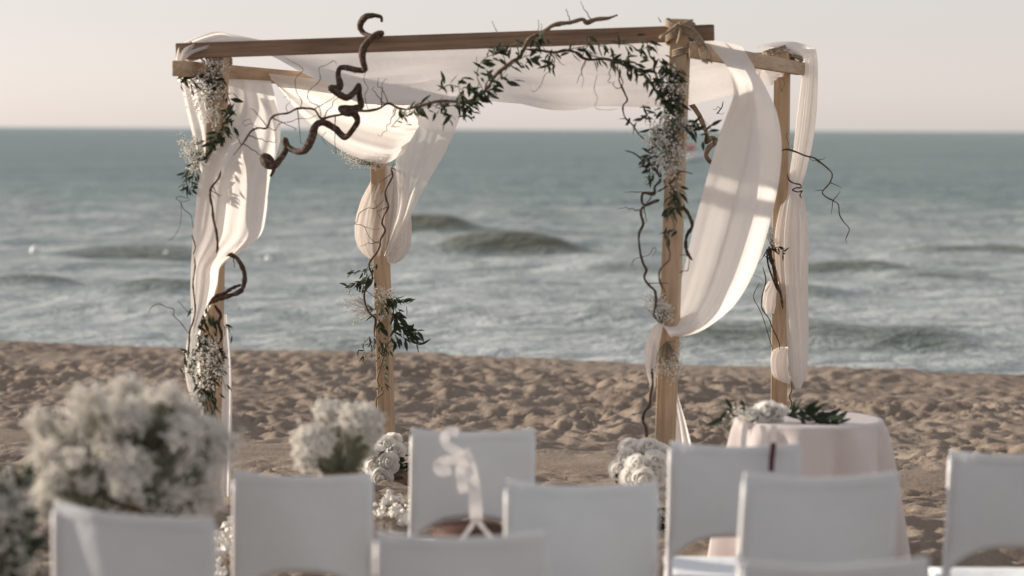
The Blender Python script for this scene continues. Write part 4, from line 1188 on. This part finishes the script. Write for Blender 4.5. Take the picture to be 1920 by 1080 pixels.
# petals strewn along the aisle
def petal_strip(spots, label, seed):
    rr = random.Random(seed)
    geos = []
    for px, py, Y, sx, sy, n in spots:
        for k in range(n):
            p = W(px + rr.gauss(0, sx), py + rr.gauss(0, sy), Y)
            g = gz(p.x, p.y + rr.gauss(0, .12))
            p = Vector((p.x, p.y + rr.gauss(0, .15), max(p.z, g + .01)))
            geos.append(octa(p, rr.uniform(.012, .026), rr))
    v, f = join(geos)
    o = mesh_obj('strewn_blossoms', v, f, M_BLOSSOM, smooth=False)
    tag(o, label, 'blossoms', 'white blossom heaps along the aisle', 'stuff')
    return o
petal_strip([(742, 985, 10.9, 18, 22, 90), (736, 945, 11.2, 10, 6, 16)], 'low heap of white blossoms on the sand below the back left post roses', 3)
petal_strip([(424, 1010, 10.2, 8, 10, 30), (424, 1055, 9.9, 8, 16, 40)], 'low heap of white blossoms between the two leftmost chairs', 4)

# ------------------------------------------------------------------ chairs
CH = 0.83
def chair_parts(root):
    """A white chair: sling back with an arched opening below it, padded seat, four tube legs. Faces +y (local)."""
    CW = 0.43
    V, F = [], []
    nu, nv = 25, 15
    def back(u, v, off):
        x = (u - 0.5) * CW * (0.985 + 0.05 * (1 - v))
        arch = 0.512 - 0.112 * abs(2 * u - 1) ** 2.6
        top = CH - 0.012 * math.sin(math.pi * u)
        z = arch + (top - arch) * v
        lean = -0.10 * (z - 0.42) / 0.41
        y = -0.20 + lean - 0.035 * math.sin(math.pi * u) + 0.006 * math.sin(3 * math.pi * u + 2 * v) + off
        return (x, y, z)
    for side, off in ((0, -0.004), (1, 0.004)):
        for j in range(nv):
            for i in range(nu):
                u, v = i / (nu - 1), j / (nv - 1)
                e = min(u, 1 - u, 1 - v) / 0.06
                roll = 0.0035 * max(0.0, 1 - abs(e - 0.5) * 1.8)
                V.append(back(u, v, off + (roll if side else -roll)))
    m = nu * nv
    for j in range(nv - 1):
        for i in range(nu - 1):
            a = j * nu + i
            F.append((a, a + 1, a + nu + 1, a + nu))
            F.append((m + a, m + a + nu, m + a + nu + 1, m + a + 1))
    rim = [i for i in range(nu)] + [j * nu + nu - 1 for j in range(1, nv)] + [(nv - 1) * nu + i for i in range(nu - 2, -1, -1)] + [j * nu for j in range(nv - 2, 0, -1)]
    for k in range(len(rim)):
        a, b = rim[k], rim[(k + 1) % len(rim)]
        F.append((a, m + a, m + b, b))
    bk = mesh_obj('backrest', V, F, M_CHAIR, root, origin=(0, 0, 0))
    def band(u0, u1, v0, v1, n, m):
        V, F = [], []
        for j in range(m):
            for i in range(n):
                u, v = u0 + (u1 - u0) * i / (n - 1), v0 + (v1 - v0) * j / (m - 1)
                e = math.sin(math.pi * (j / (m - 1) if n > m else i / (n - 1)))
                V.append(back(u, v, -0.0055 - 0.0018 * e))
        for j in range(m - 1):
            for i in range(n - 1):
                k = j * n + i
                F.append((k, k + 1, k + n + 1, k + n))
        return mesh_obj('hem', V, F, M_CHAIR, root, origin=(0, 0, 0))
    band(0.0, 1.0, 0.90, 1.0, 25, 5)
    band(0.0, 0.065, 0.05, 0.89, 5, 15)
    band(0.935, 1.0, 0.05, 0.89, 5, 15)
    bm = bmesh.new()
    bmesh.ops.create_grid(bm, x_segments=12, y_segments=12, size=0.5)
    for vtx in bm.verts:
        x, y = vtx.co.x, vtx.co.y
        vtx.co = Vector((x * 0.43, y * 0.42 + 0.01, 0.372 - 0.018 * math.cos(x * 3.14) * math.cos(y * 3.14) - 0.012 * max(0, y - .35) * 6))
    ext = bmesh.ops.extrude_face_region(bm, geom=bm.faces[:])
    for g in ext['geom']:
        if isinstance(g, bmesh.types.BMVert): g.co.z -= 0.03
    bmesh.ops.recalc_face_normals(bm, faces=bm.faces[:])
    me = bpy.data.meshes.new('seat'); bm.to_mesh(me); bm.free()
    me.polygons.foreach_set('use_smooth', [True] * len(me.polygons)); me.materials.append(M_CHAIR)
    s = bpy.data.objects.new('seat', me); COL.objects.link(s); s.parent = root
    for sx in (-1, 1):
        P = cat_rom([(sx * .205, -.29, 0.80), (sx * .207, -.235, .55), (sx * .208, -.205, .40), (sx * .205, -.23, -.12)], 16)
        v, f = tube_geo(P, [.0125] * 16, 8)
        mesh_obj('leg', v, f, M_FRAME, root, origin=P[-1])
        P = cat_rom([(sx * .2, .2, 0.352), (sx * .203, .215, .2), (sx * .206, .225, -.12)], 8)
        v, f = tube_geo(P, [.0125] * 8, 8)
        mesh_obj('leg', v, f, M_FRAME, root, origin=P[-1])
        P = np.array([(sx * .2, .2, .338), (sx * .205, -.2, .338)])
        v, f = tube_geo(P, [.010] * 2, 8)
        mesh_obj('side_rail', v, f, M_FRAME, root, origin=P[0])

proto = empty('chair', (0, 0, 0))
chair_parts(proto)
def dup(root):
    c = root.copy(); COL.objects.link(c)
    for ch in root.children:
        k = ch.copy(); COL.objects.link(k); k.parent = c
    return c
CHAIRS = [(887, 806, 8.29, 4, 0, 'white chair in the front row with the long white ribbon bow tied to its back'),
          (568, 888, 7.36, 2, -1, 'white chair right of the huge blossom bush'),
          (1091, 905, 6.72, 0, 0, 'white chair in the middle left of the rose bunch at the front right post'),
          (1379, 832, 7.8, -2, 0, 'white chair with a dark maroon ribbon over its back before the blush table'),
          (1541, 889, 6.5, 6, 0, 'white chair overlapping the blush tablecloth in the second row right'),
          (866, 1000, 5.9, 0, 0.4, 'white chair lowest in the middle standing before the chair with the white ribbon bow'),
          (250, 958, 6.1, -8, -4, 'white chair at far left in front of the huge blossom bush'),
          (1908, 848, 7.6, -3, 0.5, 'white chair at the right edge of the photo standing alone on sand'),
          (1566, 1052, 5.4, 4, 1.2, 'white chair at the bottom edge of which only the top rim shows')]
for k, (px, py, Y, yaw, tilt, label) in enumerate(CHAIRS):
    o = proto if k == 0 else dup(proto)
    top = W(px, py, Y)
    a = R(yaw)
    o.rotation_euler = (0, R(-tilt), a)
    o.location = top - o.rotation_euler.to_matrix() @ Vector((0, -0.3, CH - 0.006))
    tag(o, label, 'chair', 'white chairs set in rows for the ceremony')

CHAIR_SEAT_Z = proto.location.z + 0.372 - 0.010
# white ribbon bow tied to the front row chair
kc = W(893, 972, 7.5)
bas = empty('ribbon_bow', kc)
tag(bas, 'long white ribbon bow tied to the front row chair above its arched opening', 'ribbon')
def strip(pts, Y, w, parent, mat, name='ribbon', tw=0.0):
    P = cat_rom(px_path(pts, Y), 28)
    V = []
    for k, p in enumerate(P):
        t = P[min(k + 1, 27)] - P[max(k - 1, 0)]
        n = np.array([t[2], 0.18 * math.sin(k * .5) * np.linalg.norm(t), -t[0]]); n /= np.linalg.norm(n) + 1e-9
        V += [tuple(p - n * w / 2), tuple(p + n * w / 2)]
    return mesh_obj(name, V, [(2 * k, 2 * k + 1, 2 * k + 3, 2 * k + 2) for k in range(27)], mat, parent)
KY = 8.05
strip([(862, 1016), (880, 992), (893, 972)], KY - .08, .018, bas, M_RIBBON)
strip([(893, 972), (906, 990), (928, 1016)], KY - .08, .018, bas, M_RIBBON)
strip([(893, 974), (892, 950), (889, 920), (884, 888), (874, 856), (868, 846)], KY - .08, .044, bas, M_SHEERRIBBON)
strip([(880, 862), (858, 848), (838, 834), (834, 818), (846, 808), (860, 812)], KY - .085, .032, bas, M_SHEERRIBBON)
strip([(882, 868), (858, 862), (834, 864), (820, 872), (826, 884), (846, 882)], KY - .09, .032, bas, M_SHEERRIBBON)
strip([(872, 856), (864, 880), (866, 905), (872, 925)], KY - .075, .036, bas, M_SHEERRIBBON)
# brown rounded stand-in added on the seat, filling the back's opening with dark
kb = W(882, 1000, 8.33)
kz = CHAIR_SEAT_Z + 0.006
bk2 = empty('brown_stand_in', (kb.x, kb.y, kz))
tag(bk2, 'dark brown rounded stand-in added on the front row chair seat below the ribbon bow', 'brown_stand_in')
lathe('stand_in_body', [(.085, 0), (.105, .02), (.122, .06), (.126, .095), (.118, .112), (.09, .124), (.05, .13), (.02, .132)], (kb.x, kb.y, kz), M_STANDIN, bk2, 40, 0.012)
for k, zz in enumerate((.03, .06, .095)):
    rr_ = (.112, .1235, .128)[k]
    P = [(kb.x + rr_ * math.cos(t), kb.y + rr_ * math.sin(t), kz + zz) for t in np.linspace(0, 6.2832, 41)]
    v, f = tube_geo(P, [.005] * 41, 6)
    mesh_obj('stand_in_band', v, f, M_POT, bk2)
# maroon ribbon over a chair back
o = strip([(1450, 830), (1449, 845), (1447, 862), (1446, 884)], 7.74, .018, None, M_MAROON, name='hanging_ribbon')
tag(o, 'short dark maroon ribbon hanging over a white chair back before the blush table', 'ribbon')

# ------------------------------------------------------------------ far out on the water
def buoy(px, py, rpx, label):
    d = (CAMZ - SEA_Z) * FPX / (py + rpx * .7 - (238 + 9 * px / 1920))
    p = W(px, py, d)
    r = rpx * d / FPX
    root = empty('buoy', p)
    tag(root, label, 'buoy', 'white buoys floating off the beach')
    V, F = [], []
    lathe('float', [(r * math.sin(t), -r * math.cos(t)) for t in np.linspace(0.12, 3.0, 14)], p, M_WHITEPAINT, root, 20)
    lathe('collar', [(r * .28, r * .9), (r * .3, r * 1.15), (r * .2, r * 1.25)], p, M_WHITEPAINT, root, 14)
buoy(66, 470, 9, 'white ball buoy floating near the left edge of the sea')
buoy(503, 485, 6, 'small bright buoy floating right of the front left drape')
buoy(312, 477, 6, 'faint buoy floating just left of the front left drape')
bd = 185.0
bp = W(1300, 303, bd); bp.z = SEA_Z
boat = empty('boat', bp)
tag(boat, 'tiny white boat with a red canopy far out beside the front right post', 'boat')
def hull():
    V, F = [], []
    n, m = 14, 7
    for i in range(n):
        t = i / (n - 1)
        w = 0.42 * math.sin(math.pi * (0.25 + 0.75 * (1 - t)) * .98) ** .7 + 0.01
        for j in range(m):
            a = math.pi * j / (m - 1)
            V.append((bp.x - .85 + 1.7 * t, bp.y - w * math.cos(a), bp.z + .5 + .18 * t * t - (.55) * math.sin(a) ** .8))
    for i in range(n - 1):
        for j in range(m - 1):
            a = i * m + j
            F.append((a, a + m, a + m + 1, a + 1))
    for i in range(n - 1):
        F.append((i * m, i * m + m - 1, (i + 1) * m + m - 1, (i + 1) * m))
    F.append(tuple(range(m)))
    return V, F
v, f = hull()
mesh_obj('hull', v, f, M_WHITEPAINT, boat, origin=bp)
V = []
for k in range(9):
    a = math.pi * k / 8
    V += [(bp.x - .75, bp.y - .38 * math.cos(a), bp.z + .75 + .5 * math.sin(a)), (bp.x + .1, bp.y - .38 * math.cos(a), bp.z + .75 + .55 * math.sin(a))]
mesh_obj('canopy', V, [(2 * k, 2 * k + 1, 2 * k + 3, 2 * k + 2) for k in range(8)], M_PINKFAB, boat, origin=bp)
for dx in (-.7, .05):
    for dy in (-.36, .36):
        v, f = tube_geo([(bp.x + dx, bp.y + dy, bp.z + .4), (bp.x + dx, bp.y + dy, bp.z + .85)], [.02, .02], 6)
        mesh_obj('canopy_pole', v, f, M_FRAME, boat, origin=v[0])
